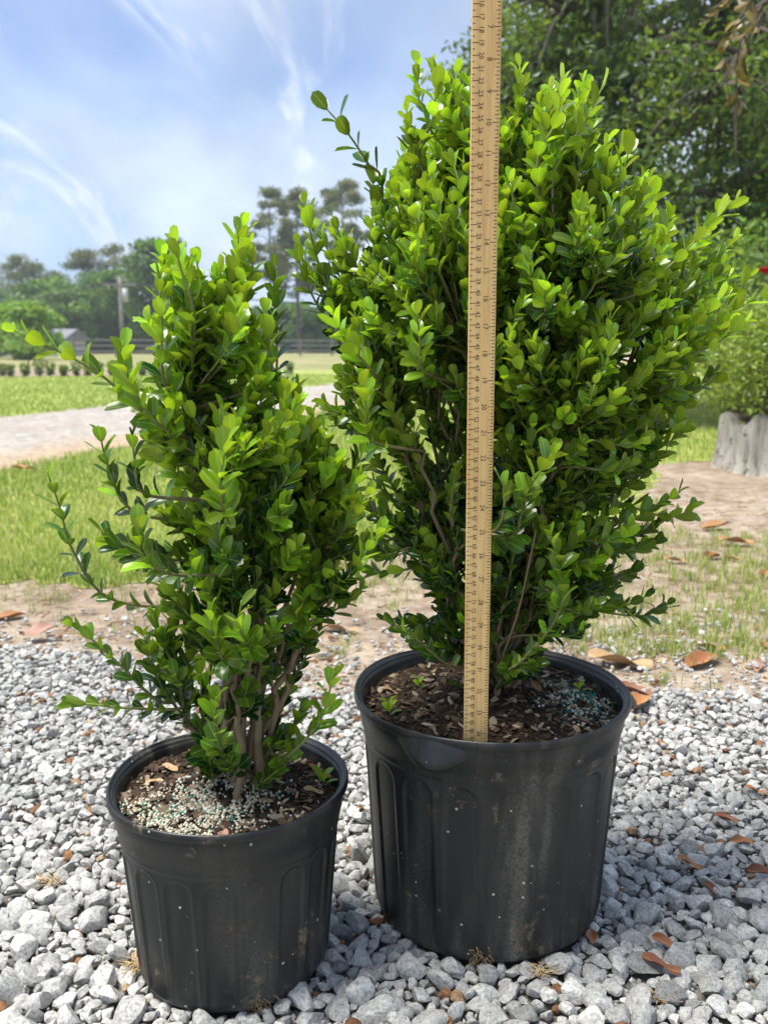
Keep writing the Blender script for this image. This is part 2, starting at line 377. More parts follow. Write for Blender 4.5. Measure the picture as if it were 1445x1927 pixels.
c = m.mix(m.math('MULTIPLY', m.rng(m.noise(38, 4, 0.65, p), 0.62, 0.74), 0.35), c, (0.28, 0.19, 0.12, 1))
M['rule'] = m.done(m.bsdf(c, 0.42, 0.45, m.bump(gr, 0.15, 0.001)))
m = NT('rule_ink'); c = m.mix(m.rng(m.noise(500, 3, 0.6, m.obj()), 0.35, 0.7), (0.022, 0.014, 0.010, 1), (0.07, 0.04, 0.022, 1))
M['ink'] = m.done(m.bsdf(c, 0.6, 0.3))
m = NT('stump_wood'); p = m.obj()
cr = m.noise(7, 6, 0.7, m.n('ShaderNodeMapping', {'Vector': p, 'Scale': (2.5, 2.5, 0.5)}).outputs[0])
c = m.ramp(cr, [(0.32, (0.12, 0.105, 0.085)), (0.46, (0.38, 0.35, 0.30)), (0.7, (0.58, 0.55, 0.48))])
c = m.mix(m.math('MULTIPLY', m.rng(m.noise(22, 4, 0.65, p), 0.57, 0.66), 0.8), c, (0.05, 0.045, 0.04, 1))
M['stump'] = m.done(m.bsdf(c, 0.9, 0.2, m.bump(cr, 0.8, 0.02)))
m = NT('grey_wood'); c = m.mix(m.noise(3, 5, 0.6, m.pos()), (0.14, 0.125, 0.115, 1), (0.36, 0.33, 0.31, 1))
M['fence'] = m.done(m.bsdf(c, 0.9, 0.2))
def plain(name, col, rough=0.6):
    m = NT(name); c = m.mix(m.noise(3, 4, 0.6, m.obj()), tuple(x * 0.82 for x in col) + (1,), tuple(min(1, x * 1.1) for x in col) + (1,))
    return m.done(m.bsdf(c, rough, 0.3))
M['wire'] = plain('wire_metal', (0.05, 0.05, 0.05))
M['petal'] = plain('red_petal', (0.55, 0.005, 0.035), 0.5)
M['siding'] = plain('pale_siding', (0.55, 0.54, 0.52), 0.6)
M['roofing'] = plain('grey_roofing', (0.20, 0.20, 0.22), 0.7)
M['darkglass'] = plain('dark_window', (0.03, 0.035, 0.04), 0.2)

# ------------------------------------------------------------------ leaf shapes
def leaf_shape(L=1.0, W=0.56, fold=0.20, curl=0.18, rows=6, twist=0.0, tip=0.56, cols=5, wave=0.0, ell=False):
    vs = np.array([0, 0.15, 0.40, 0.66, 0.88, 1.0]) if rows == 6 else np.linspace(0, 1, rows) ** 0.92
    prof = np.interp(vs, [0, 0.10, 0.25, 0.45, tip, 0.80, 0.92, 1.0], [0.06, 0.38, 0.74, 0.96, 1.0, 0.88, 0.68, 0.26])
    if ell: prof = np.interp(vs, [0, 0.04, 0.12, 0.28, 0.5, 0.72, 0.88, 0.96, 1.0], [0.06, 0.24, 0.58, 0.90, 1.0, 0.88, 0.56, 0.28, 0.05])
    us = np.linspace(-1, 1, cols)
    V, UV = [], []
    for i, v in enumerate(vs):
        for u in us:
            x = u * prof[i] * W * 0.5 * L
            y = (v - (0.055 * u * u if v > 0.95 and not ell else 0)) * L * (1 - 0.10 * curl)
            z = abs(u) ** 1.4 * prof[i] * W * 0.5 * fold * L - curl * L * (v - 0.25) ** 2 * 0.9 + wave * math.sin(v * 7 + u * 2) * L * abs(u)
            a = twist * v
            V.append((x * math.cos(a) - z * math.sin(a), y, x * math.sin(a) + z * math.cos(a))); UV.append((u, v, 0))
    q = []
    for i in range(rows - 1):
        for j in range(cols - 1):
            a = i * cols + j; q.append((a, a + 1, a + cols + 1, a + cols))
    return np.array(V), np.array(q), np.array(UV)
CAMP = np.array([0, 0, CAM_H])
LEAF = [leaf_shape(fold=0.22, curl=0.16, W=0.60), leaf_shape(fold=0.34, curl=0.30, W=0.55, twist=0.25),
        leaf_shape(fold=0.12, curl=0.05, W=0.65, twist=-0.2), leaf_shape(fold=0.28, curl=-0.12, W=0.56, tip=0.53),
        leaf_shape(fold=0.15, curl=0.42, W=0.61, twist=0.1), leaf_shape(fold=0.45, curl=0.12, W=0.51, twist=-0.3)]

# ------------------------------------------------------------------ the setting: ground, road, lawns, gravel bed
def sheet(name, poly, z, mat, kind='structure', label=None, cat=None):
    mm = mesh_from(name, [(x, y, z) for x, y in poly], np.array([list(range(len(poly)))]), mat, False)
    o = obj(name, mm, kind=kind)
    return o
sheet('ground', [(-900, -60), (900, -60), (900, 1500), (-900, 1500)], -0.012, M['dirt'])
def ragged(pts, amp, step, seed):
    r = np.random.default_rng(seed); out = []
    n = len(pts)
    for i in range(n):
        a, b = np.array(pts[i], float), np.array(pts[(i + 1) % n], float)
        L = np.linalg.norm(b - a); k = max(1, int(L / step)); k = min(k, 220)
        nrm = np.array([-(b - a)[1], (b - a)[0]]) / (L + 1e-9)
        for j in range(k):
            off = amp * (r.normal() * 0.5 + 0.8 * math.sin(j * step * 2.3 / max(amp * 6, 0.3) + seed)) if 0 < j else 0
            out.append(tuple(a + (b - a) * j / k + nrm * off))
    return out
def rd_near(Y): return -2.2 + 0.352 * (Y - 5.3)
def rd_far(Y): return -3.8 + 0.357 * (Y - 9.2)
field_poly = [(-300, 26.5), (300, 27.5), (300, 400), (-300, 400)]
sheet('dry_field', field_poly, -0.008, M['field'])
far_lawn = ragged([(rd_far(2), 2), (rd_far(60), 60), (-6, 22.5), (-9, 20.6), (-60, 19.6), (-60, 2)], 0.08, 0.25, 3)
near_lawn = ragged([(-5.0, 2.75), (-0.9, 2.66), (-0.35, 2.95), (0.5, 3.3), (1.15, 3.9), (1.6, 5.6), (6, 6.0), (20, 8), (20, 52), (rd_near(52), 52), (rd_near(4.0), 4.0)], 0.07, 0.06, 5)
sheet('lawn', far_lawn, -0.0096, M['lawn'])
sheet('lawn', near_lawn, -0.0093, M['lawn'])
sheet('road', ragged([(rd_near(-2), -2), (rd_near(64), 64), (rd_far(64), 64), (rd_far(-2), -2)], 0.10, 0.3, 8), -0.006, M['road'])

def in_poly(P, poly):
    poly = np.array(poly); x, y = P[:, 0], P[:, 1]; inside = np.zeros(len(P), bool)
    j = len(poly) - 1
    for i in range(len(poly)):
        xi, yi = poly[i]; xj, yj = poly[j]
        c = ((yi > y) != (yj > y)) & (x < (xj - xi) * (y - yi) / (yj - yi + 1e-12) + xi)
        inside ^= c; j = i
    return inside

# gravel bed outline (far edge follows the photograph: 1.9 to 2.4 m away)
gb = [(-2.2, -0.6), (2.2, -0.6), (2.2, 1.70), (1.1, 1.76), (0.62, 1.80), (0.25, 1.84), (-0.1, 1.80), (-0.35, 1.86), (-0.55, 1.98), (-0.85, 2.10), (-2.2, 2.2)]
gravel = sheet('gravel_bed', ragged(gb, 0.03, 0.08, 4), -0.008, M['gbed'])

POT_L = dict(c=np.array([-0.1725, 0.965]), h=0.220, rt=0.1315, rb=0.106)
POT_R = dict(c=np.array([0.1290, 1.080]), h=0.280, rt=0.1665, rb=0.140)

# ---- stones
def ico(sub):
    import bmesh
    b = bmesh.new(); bmesh.ops.create_icosphere(b, subdivisions=sub, radius=1.0)
    b.verts.ensure_lookup_table()
    V = np.array([v.co[:] for v in b.verts]); F = np.array([[v.index for v in f.verts] for f in b.faces]); b.free()
    return V, F
ICO = {k: ico(k) for k in (1, 2, 3)}
def stone_shape(seed, sub):
    r = np.random.default_rng(seed); V, F = ICO[sub]; V = V.copy()
    for _ in range(10):
        n = r.normal(size=3); n /= np.linalg.norm(n); d = r.uniform(0.46, 0.80)
        s = V @ n; V -= np.outer(np.maximum(s - d, 0) * 0.97, n)
    k = r.normal(size=(5, 3)) * 2.2; ph = r.uniform(0, 6.28, 5)
    V *= (1 + 0.022 * np.sin(V @ k.T + ph).sum(1))[:, None]
    sc = np.array([1.0, r.uniform(0.66, 0.95), r.uniform(0.48, 0.74)])
    return V * sc, F
NV = 26
ST = {s: [stone_shape(100 + i, s) for i in range(NV)] for s in (1, 2, 3)}

def rand_rot(n, r, tilt=0.5):
    """random rotation matrices, mostly about z with some tilt"""
    a = r.uniform(0, 2 * math.pi, n); b = r.normal(0, tilt, n); c_ = r.normal(0, tilt, n)
    out = np.empty((n, 3, 3))
    for i in range(n):
        out[i] = np.array(Matrix.Rotation(a[i], 3, 'Z') @ Matrix.Rotation(b[i], 3, 'X') @ Matrix.Rotation(c_[i], 3, 'Y'))
    return out

def stone_tone(n, r):
    t = np.clip(r.normal(0.52, 0.16, n), 0.05, 0.86)
    odd = r.random(n) < 0.05
    t[odd] = r.uniform(0.90, 1.0, odd.sum())
    return t

r = np.random.default_rng(21)
S = []     # x, y, z, size
placed = {}
CELL = 0.03
def try_place(x, y, s, gap):
    ci, cj = int(math.floor(x / CELL)), int(math.floor(y / CELL))
    for a in range(ci - 2, ci + 3):
        for b in range(cj - 2, cj + 3):
            for (X, Y, SS) in placed.get((a, b), ()):
                if (X - x) ** 2 + (Y - y) ** 2 < ((SS + s) * gap) ** 2: return False
    placed.setdefault((ci, cj), []).append((x, y, s)); return True
def clear_of_pots(x, y, s):
    for P in (POT_L, POT_R):
        if math.hypot(x - P['c'][0], y - P['c'][1]) < P['rb'] + s * 0.22: return False
    return True
GBP = gb
cand = []
for lo, hi, n, gap in ((0.0185, 0.0255, 2200, 0.62), (0.0145, 0.0205, 5000, 0.62), (0.0100, 0.0145, 40000, 0.55), (0.0062, 0.0100, 80000, 0.52), (0.0032, 0.0058, 60000, 0.52)):
    Y = r.uniform(0.60, 2.42, n); W = 0.50 * Y + 0.16
    X = r.uniform(-1, 1, n) * W
    inside = in_poly(np.stack([X, Y], 1), GBP)
    sz = r.uniform(lo, hi, n)
    for x, y, s, ok in zip(X, Y, sz, inside):
        far = min(1.0, max(0.0, (y - 1.25) / 0.75))      # the stones are smaller and more mixed farther back
        if s > 0.0184 and r.random() < min(1, max(0, (y - 0.72) / 0.5)): continue
        if far > 0.2 and s > 0.0115 and r.random() < 0.75 * far: continue
        if not ok and r.random() > 0.05 - 0.04 * min(1, max(0, (y - 2.0) / 0.4)): continue
        if not clear_of_pots(x, y, s): continue
        if try_place(x, y, s, gap): cand.append((x, y, s))
for P in (POT_L, POT_R):                       # stones pressed against the feet of the pots
    a = 0.0
    while a < 2 * math.pi:
        s_ = r.uniform(0.006, 0.0125); d_ = P['rb'] - 0.007 + s_ * r.uniform(0.55, 0.8)
        cand.append((P['c'][0] + d_ * math.cos(a), P['c'][1] + d_ * math.sin(a), s_)); a += s_ * 1.25 / d_
cand = np.array(cand)
ns = len(cand)
zc = np.where(cand[:, 2] > 0.0095, r.uniform(-0.002, 0.0045, ns), r.uniform(-0.003, 0.002, ns)) + cand[:, 2] * 0.30 - 0.004
tone = stone_tone(ns, r); tone = np.where((tone > 0.9) & (cand[:, 2] > 0.0135), 0.5, tone)
R = rand_rot(ns, r, 0.35); var = r.integers(0, NV, ns)
dist = np.hypot(cand[:, 0], cand[:, 1])
infr = np.abs(cand[:, 0]) < 0.43 * (cand[:, 1] * CP + 0.12)
seen_sz = np.where(infr & (cand[:, 1] > 0.70), cand[:, 2] / (cand[:, 1] ** 2 + CAM_H ** 2) ** 0.5, 0)
order = np.argsort(-seen_sz)
hero = set(order[:300].tolist())
tones = np.linspace(0.1, 0.86, 9).tolist() + [0.9, 0.93, 0.96, 1.0]
smesh = {}
for i in order[:300]:
    tk = int(np.argmin([abs(t_ - tone[i]) for t_ in tones])); key = (int(var[i]), tk)
    if key not in smesh:
        V, F = ST[3][var[i]]
        smesh[key] = mesh_from('stone', V, F, M['stone'], True, {'tone': np.full(len(V), tones[tk])}); smesh[key].set_sharp_from_angle(angle=math.radians(24))
    o = obj('stone', smesh[key], gravel)
    o.matrix_local = Matrix.Translation((cand[i, 0], cand[i, 1], zc[i])) @ Matrix(R[i].tolist()).to_4x4() @ Matrix.Scale(cand[i, 2], 4)
mb = MB()
for i in range(ns):
    if i in hero: continue
    V, F = ST[2 if (cand[i, 1] < 1.2 and cand[i, 2] > 0.0085) else 1][var[i]]
    mb.add((V * cand[i, 2]) @ R[i].T + np.array([cand[i, 0], cand[i, 1], zc[i]]), F, None, tone[i])
sm_ = mb.mesh('small_stones', M['stone']); sm_.set_sharp_from_angle(angle=math.radians(30)); obj('small_stones', sm_, gravel, kind='stuff')

# ---- grass blades
def blades(name, P, h, w, toneA, seed, parent=None):
    r = np.random.default_rng(seed); n = len(P)
    h = h * r.uniform(0.55, 1.35, n); w = w * r.uniform(0.7, 1.2, n)
    a = r.uniform(0, 2 * math.pi, n); lean = r.uniform(0.1, 0.9, n)
    d = np.stack([np.cos(a), np.sin(a)], 1); s = np.stack([-np.sin(a), np.cos(a)], 1)
    def pt(f, side, lf, hf):
        xy = P[:, :2] + d * (lean * h * lf)[:, None] + s * (side * w * f)[:, None]
        return np.concatenate([xy, (P[:, 2] + h * hf)[:, None]], 1)
    V = np.stack([pt(1, -0.5, 0, 0), pt(1, 0.5, 0, 0), pt(0.8, 0.5, 0.25, 0.55), pt(0.8, -0.5, 0.25, 0.55), pt(0, 0, 0.8, 0.92)], 1).reshape(-1, 3)
    b = np.arange(n)[:, None] * 5
    o = obj(name, mesh_from(name, V, [b + np.array([[0, 1, 2, 3]]), b + np.array([[3, 2, 4]])], M['grass'], True, {'tone': np.repeat(toneA, 5)}), parent, kind='stuff')
    return o
def patchy(P, s, seed):
    r = np.random.default_rng(seed); k = r.normal(size=(7, 2)) * s; ph = r.uniform(0, 6.28, 7)
    return np.sin(P[:, :2] @ k.T + ph).sum(1) / 7
r = np.random.default_rng(31)
def scatter(poly, n, ymin, ymax, r, pw=1.0, margin=0.46):
    Y = ymin + (ymax - ymin) * r.random(n) ** pw; X = r.uniform(-1, 1, n) * (Y * margin + 0.15)
    P = np.stack([X, Y, np.full(n, -0.011)], 1)
    return P[in_poly(P, poly)]
P = scatter(near_lawn, 150000, 2.5, 12, r, 1.7)
pp = patchy(P, 3.0, 2)
P = P[r.random(len(P)) < np.where(P[:, 0] > 0.3, 0.5, 1.0)]; pp = patchy(P, 3.0, 2)
tn = np.clip(0.50 + 0.30 * pp + r.normal(0, 0.18, len(P)), 0, 0.82); dry = r.random(len(P)) < 0.14; tn[dry] = r.uniform(0.85, 1, dry.sum())
b_ = blades('lawn_grass', P, 0.019 + 0.004 * P[:, 1], 0.0026 + 0.0007 * P[:, 1], tn, 41)
tag(b_, 'mown green grass of the lawn this side of the gravel road', 'grass')
P = scatter(far_lawn, 60000, 8, 23, r, 1.0)
tn = np.clip(0.45 + 0.2 * patchy(P, 1.2, 4) + r.normal(0, 0.16, len(P)), 0, 0.9)
b_ = blades('far_lawn_grass', P, 0.038 + 0 * P[:, 1], 0.014, tn, 42)
tag(b_, 'green lawn strip beyond the gravel road, before the small shrubs', 'grass')
# thin grass in tufts on the bare soil behind the big pot and along the lawn edge
tufts = []
thin = [(0.45, 2.0), (1.6, 2.0), (2.2, 3.3), (0.9, 3.55), (0.2, 3.2), (0.25, 2.3)]
r = np.random.default_rng(33)
Q = np.stack([r.uniform(0.2, 2.2, 4200), r.uniform(2.0, 3.6, 4200), np.full(4200, -0.012)], 1)
Q = Q[in_poly(Q, thin)]; Q = Q[r.random(len(Q)) < 0.55 + 0.9 * patchy(Q, 4, 8)]
Q2 = np.stack([r.uniform(-1.7, 0.5, 1500), r.uniform(2.15, 3.0, 1500), np.full(1500, -0.012)], 1); Q2 = Q2[r.random(len(Q2)) < 0.04 + 1.3 * np.clip(Q2[:, 1] - 2.25, 0, 1) ** 1.6]
extra = np.array([gp(650, 1225, -0.012), gp(600, 1235, -0.012), gp(1240, 1285, -0.012), gp(1255, 1290, -0.012), gp(1340, 1300, -0.012), gp(1150, 1255, -0.012), gp(640, 1240, -0.012)])
for q in np.vstack([Q, Q2, extra]):
    k = r.integers(5, 15); tufts.append(q + np.concatenate([r.normal(0, 0.011, (k, 2)), np.zeros((k, 1))], 1))
P = np.vstack(tufts); tn = np.clip(r.normal(0.42, 0.18, len(P)), 0, 0.85); dry = r.random(len(P)) < 0.22; tn[dry] = r.uniform(0.86, 1, dry.sum())
tag(blades('grass_tufts', P, 0.034, 0.0024, tn, 44), 'sparse green grass tufts growing from the bare sandy soil', 'grass')
# dry grass straw, roots and crumbs lying on the dirt
mb = MB(); r = np.random.default_rng(35)
for _ in range(2600):
    y = r.uniform(1.9, 4.6); x = r.uniform(-1, 1) * (0.45 * y + 0.1)
    if x < 0.3 and y > 2.85: continue
    L = r.uniform(0.012, 0.06); a = r.uniform(0, 6.28); d = np.array([math.cos(a), math.sin(a), 0])
    c0 = np.array([x, y, -0.011]); bend = np.array([-d[1], d[0], 0]) * r.normal(0, 0.15) * L
    mb.tube(np.array([c0 - d * L / 2, c0 + bend + [0, 0, r.uniform(0.001, 0.008)], c0 + d * L / 2]), r.uniform(0.0006, 0.0018), 3, r.random() ** 1.5, False)
tag(obj('straw_litter', mb.mesh('straw_litter', M['straw']), kind='stuff'), 'fine dry straw and root bits on the sandy soil', 'litter')
mb = MB(); r = np.random.default_rng(36)
for _ in range(1700):
    y = 1.8 + 2.8 * r.random() ** 1.6; x = r.uniform(-1, 1) * (0.45 * y + 0.1)
    if x < 0.3 and y > 2.8: continue
    s = r.uniform(0.002, 0.007); V, F = ST[1][r.integers(0, NV)]
    mb.add(V * s + [x, y, -0.011], F, None, r.choice([r.uniform(0.3, 0.86), r.uniform(0.88, 1.0)], p=[0.6, 0.4]))
tag(obj('soil_pebbles', mb.mesh('soil_pebbles', M['stone']), kind='stuff'), 'small tan and grey pebbles strewn over the sandy soil', 'pebbles')

# ------------------------------------------------------------------ potted shrubs
def revolve(prof, nth, disp=None):
    """prof (k,2) of r,z -> vertices and quads; disp(theta, r, z) gives a radial offset"""
    th = np.arange(nth) * 2 * math.pi / nth - math.pi / 2
    r_, z_ = prof[:, 0][:, None] + 0 * th, prof[:, 1][:, None] + 0 * th
    t_ = th[None, :] + 0 * r_
    if disp is not None: r_ = r_ + disp(t_, r_, z_)
    V = np.stack([r_ * np.cos(t_), r_ * np.sin(t_), z_], -1).reshape(-1, 3)
    k = len(prof); i, j = np.meshgrid(np.arange(k - 1), np.arange(nth), indexing='ij'); j2 = (j + 1) % nth
    q = np.stack([i * nth + j, i * nth + j2, (i + 1) * nth + j2, (i + 1) * nth + j], -1).reshape(-1, 4)
    return V, q
def sstep(x, a, b):
    t = np.clip((x - a) / (b - a), 0, 1); return t * t * (3 - 2 * t)

def make_pot(root, P, mat, panels, lugs, soil_drop, squash, holes):
    h, rt, rb = P['h'], P['rt'], P['rb']
    rbody = rt - 0.012
    zt = h - 0.050
    def rz(z): return rb + (rbody - rb) * (z / zt)
    zs = np.concatenate([np.linspace(0.012, zt - 0.055, 26), np.linspace(zt - 0.053, zt - 0.006, 26)])
    prof = [(0.0001, 0.002), (rb * 0.6, 0.002), (rb - 0.012, 0.001), (rb - 0.006, 0.002), (rb - 0.002, 0.006)]
    prof += [(rz(z), z) for z in zs]
    prof += [(rz(zt) + 0.0002, zt - 0.004), (rz(zt) + 0.0012, zt - 0.002), (rz(zt) + 0.0014, zt), (rz(zt) + 0.0016, zt + 0.008), (rz(zt) + 0.0030, zt + 0.0095),
             (rz(zt) + 0.0034, zt + 0.016), (rz(zt) + 0.0050, zt + 0.0175), (rz(zt) + 0.0058, zt + 0.027), (rz(zt) + 0.0066, zt + 0.0285), (rt - 0.0045, h - 0.0085),
             (rt - 0.0052, h - 0.006), (rt - 0.0090, h - 0.006), (rt - 0.0098, h - 0.012), (rt - 0.0170, h - 0.05), (0.0001, h - 0.0505)]
    prof = np.array(prof)
    pitch = 2 * math.pi / panels
    def disp(t, r_, z):
        s = ((t + 0.13 + pitch / 2) % pitch - pitch / 2) * r_
        hw = pitch * rb * 0.39; ztop = zt - 0.010
        d = np.where(z < ztop - hw, np.abs(s) - hw, np.hypot(s, z - (ztop - hw)) - hw)
        d = np.maximum(d, 0.016 - z)
        body = (z > 0.011) & (z < zt - 0.003)
        bead = 0.0006 * np.exp(-((d - 0.0018) / 0.0016) ** 2)
        w = 0.0009 * np.sin(3 * t + 1.0) + 0.0007 * np.sin(5 * t + z * 9)
        return np.where(body, -0.0019 * sstep(d, 0.0014, -0.0018) + bead, 0) + np.where(r_ > rb * 0.8, w, 0)
    V, q = revolve(prof, panels * 20, disp)
    V[:, 1] *= squash
    pot = obj('pot', mesh_from('pot', V, q, mat), root)
    # rolled rim
    rp = np.array([(rt - 0.0048, h - 0.0090), (rt - 0.0010, h - 0.0094), (rt - 0.0002, h - 0.0085), (rt + 0.0001, h - 0.0045), (rt - 0.0004, h - 0.0014),
                   (rt - 0.0014, h - 0.0004), (rt - 0.0024, h - 0.0002), (rt - 0.0034, h - 0.0010), (rt - 0.0040, h - 0.0026), (rt - 0.0060, h - 0.0034), (rt - 0.0074, h - 0.0040), (rt - 0.0080, h - 0.0060), (rt - 0.0094, h - 0.012)])
    wob = lambda t, r_, z: 0.0009 * np.sin(3 * t + 1.0) + 0.0007 * np.sin(5 * t + z * 9)
    V, q = revolve(rp, 200, wob); V[:, 1] *= squash
    V[:, 2] += 0.0012 * np.sin(np.arctan2(V[:, 1], V[:, 0]) * 3)
    obj('rim', mesh_from('rim', V, q, mat), pot)
    for a0 in lugs:                                    # moulded lifting lugs that swell out under the rim
        nt, zz = 41, np.array([-0.004, -0.009, -0.014, -0.020, -0.026, -0.031, -0.0345, -0.036, -0.036, -0.034])
        amp = np.array([0.004, 0.0072, 0.0100, 0.0130, 0.0155, 0.0165, 0.0150, 0.010, 0.003, -0.006])
        tt = np.linspace(-0.30, 0.30, nt)
        V = []
        for k in range(len(zz)):
            for t in tt:
                win = math.cos(t / 0.30 * math.pi / 2) ** 1.3
                rr = rt - 0.0045 + amp[k] * win * (1.0 if a0 < 0 else 1.55)
                a = math.radians(a0) - math.pi / 2 + t
                V.append((rr * math.cos(a), rr * math.sin(a) * squash, h - 0.006 + (zz[k] + 0.006) * (0.35 + 0.65 * win)))
        i, j = np.meshgrid(np.arange(len(zz) - 1), np.arange(nt - 1), indexing='ij')
        q = np.stack([i * nt + j, (i + 1) * nt + j, (i + 1) * nt + j + 1, i * nt + j + 1], -1).reshape(-1, 4)
        obj('handle', mesh_from('handle', V, q, mat), pot)
    # roots poking out of the drain holes at the foot
    for a0, zc_, sz in holes:
        mb = MB(); a = math.radians(a0) - math.pi / 2; rr = np.random.default_rng(int(a0 * 10) % 97 + 5)
        c0 = np.array([(rb - 0.003) * math.cos(a), (rb - 0.003) * math.sin(a) * squash, zc_]); n_ = np.array([math.cos(a), math.sin(a), 0]); s_ = np.array([-n_[1], n_[0], 0])
        for _ in range(46):
            u, v = rr.normal(0, 0.40, 2); p0 = c0 + s_ * u * sz + np.array([0, 0, v * sz])
            p1 = p0 + n_ * rr.uniform(0.001, 0.005) + s_ * rr.normal(0, 0.004) + np.array([0, 0, rr.normal(-0.002, 0.004)])
            p2 = p1 + n_ * rr.uniform(0.0, 0.003) + s_ * rr.normal(0, 0.005) + np.array([0, 0, rr.normal(-0.005, 0.004)])
            p2[2] = max(p2[2], 0.002)
            mb.tube([p0, p1, p2], [0.0008, 0.0006, 0.0003], 4, rr.random() * 0.3, False)
        obj('root_tuft', mb.mesh('root_tuft', M['straw']), pot)
    return pot

def make_soil(root, P, drop, bead_c, bead_n, bead_s, teal, seed, mulch):
    rr = np.random.default_rng(seed); h = P['h'] - drop; R0 = P['rt'] - 0.0105
    kk = rr.normal(size=(14, 2)) * rr.uniform(20, 190, (14, 1)); ph = rr.uniform(0, 6.28, 14); am = 0.10 / np.linalg.norm(kk, axis=1)
    def hz(x, y):
        x, y = np.asarray(x), np.asarray(y)
        w = (np.sin(np.stack([x, y], -1) @ kk.T + ph) * am).sum(-1) * 0.7
        d = np.hypot(x, y)
        return h + np.clip(w, -0.007, 0.007) + 0.016 * np.exp(-(d / 0.05) ** 2) - 0.004 * (d / R0) ** 2
    nr, nt = 42, 120
    rad = np.linspace(0.0005, R0, nr); th = np.arange(nt) * 2 * math.pi / nt
    X, Yv = rad[:, None] * np.cos(th), rad[:, None] * np.sin(th)
    Z = hz(X, Yv) + rr.normal(0, 0.0009, X.shape)
    V = np.stack([X, Yv, Z], -1).reshape(-1, 3)
    i, j = np.meshgrid(np.arange(nr - 1), np.arange(nt), indexing='ij'); j2 = (j + 1) % nt
    q = np.stack([i * nt + j, (i + 1) * nt + j, (i + 1) * nt + j2, i * nt + j2], -1).reshape(-1, 4)
    soil = obj('soil', mesh_from('soil', V, q, M['soil']), root)
    mb = MB()
    for _ in range(mulch):                             # bark chips and crumbs
        a, d = rr.uniform(0, 6.28), R0 * 0.97 * math.sqrt(rr.random()); x, y = d * math.cos(a), d * math.sin(a)
        big = rr.random() < 0.26
        L = rr.uniform(0.008, 0.024) if big else rr.uniform(0.002, 0.007)
        V, F = ST[1][rr.integers(0, NV)]
        sc = np.array([L * 0.5, L * rr.uniform(0.18, 0.4), L * rr.uniform(0.08, 0.16)]) if big else np.array([L, L * 0.7, L * 0.6]) * 0.6
        Rm = rand_rot(1, rr, 0.35)[0]
        mb.add((V * sc) @ Rm.T + [x, y, float(hz(x, y)) + sc[2] * 0.6], F, None, float(np.clip(rr.beta(1.8, 2.0) if big else rr.beta(1.2, 4), 0, 1)))
    obj('bark_mulch', mb.mesh('bark_mulch', M['bits'], False), soil, kind='stuff')
    mb = MB(); V1, F1 = ICO[1]
    for _ in range(bead_n):                            # controlled-release fertiliser prills
        x, y = bead_c[0] + rr.normal() * bead_s[0], bead_c[1] + rr.normal() * bead_s[1]
        if math.hypot(x, y) > R0 - 0.004: continue
        if rr.random() < 0.5 - 0.9 * math.sin(x * 90 + 1) * math.sin(y * 110 + 2) - 0.35: continue
        s = rr.uniform(0.0011, 0.0021)
        t = rr.uniform(0.88, 1.0) if rr.random() < teal else rr.uniform(0.05, 0.86)
        mb.add(V1 * s * rr.uniform(0.8, 1.2, 3) + [x, y, float(hz(x, y)) + s * rr.uniform(0.5, 1.3)], F1, None, t)
    obj('fertiliser_beads', mb.mesh('fertiliser_beads', M['beads']), soil, kind='stuff')
    return soil, hz

def envelope(tab, Yc):
    Z, L, Rr = [], [], []
    for y, l, r_ in tab:
        a, b = at(l, y, Yc), at(r_, y, Yc); Z.append(a[2]); L.append(a[0]); Rr.append(b[0])
    Z, L, Rr = map(np.array, (Z, L, Rr)); o = np.argsort(Z)
    return Z[o], L[o], Rr[o]

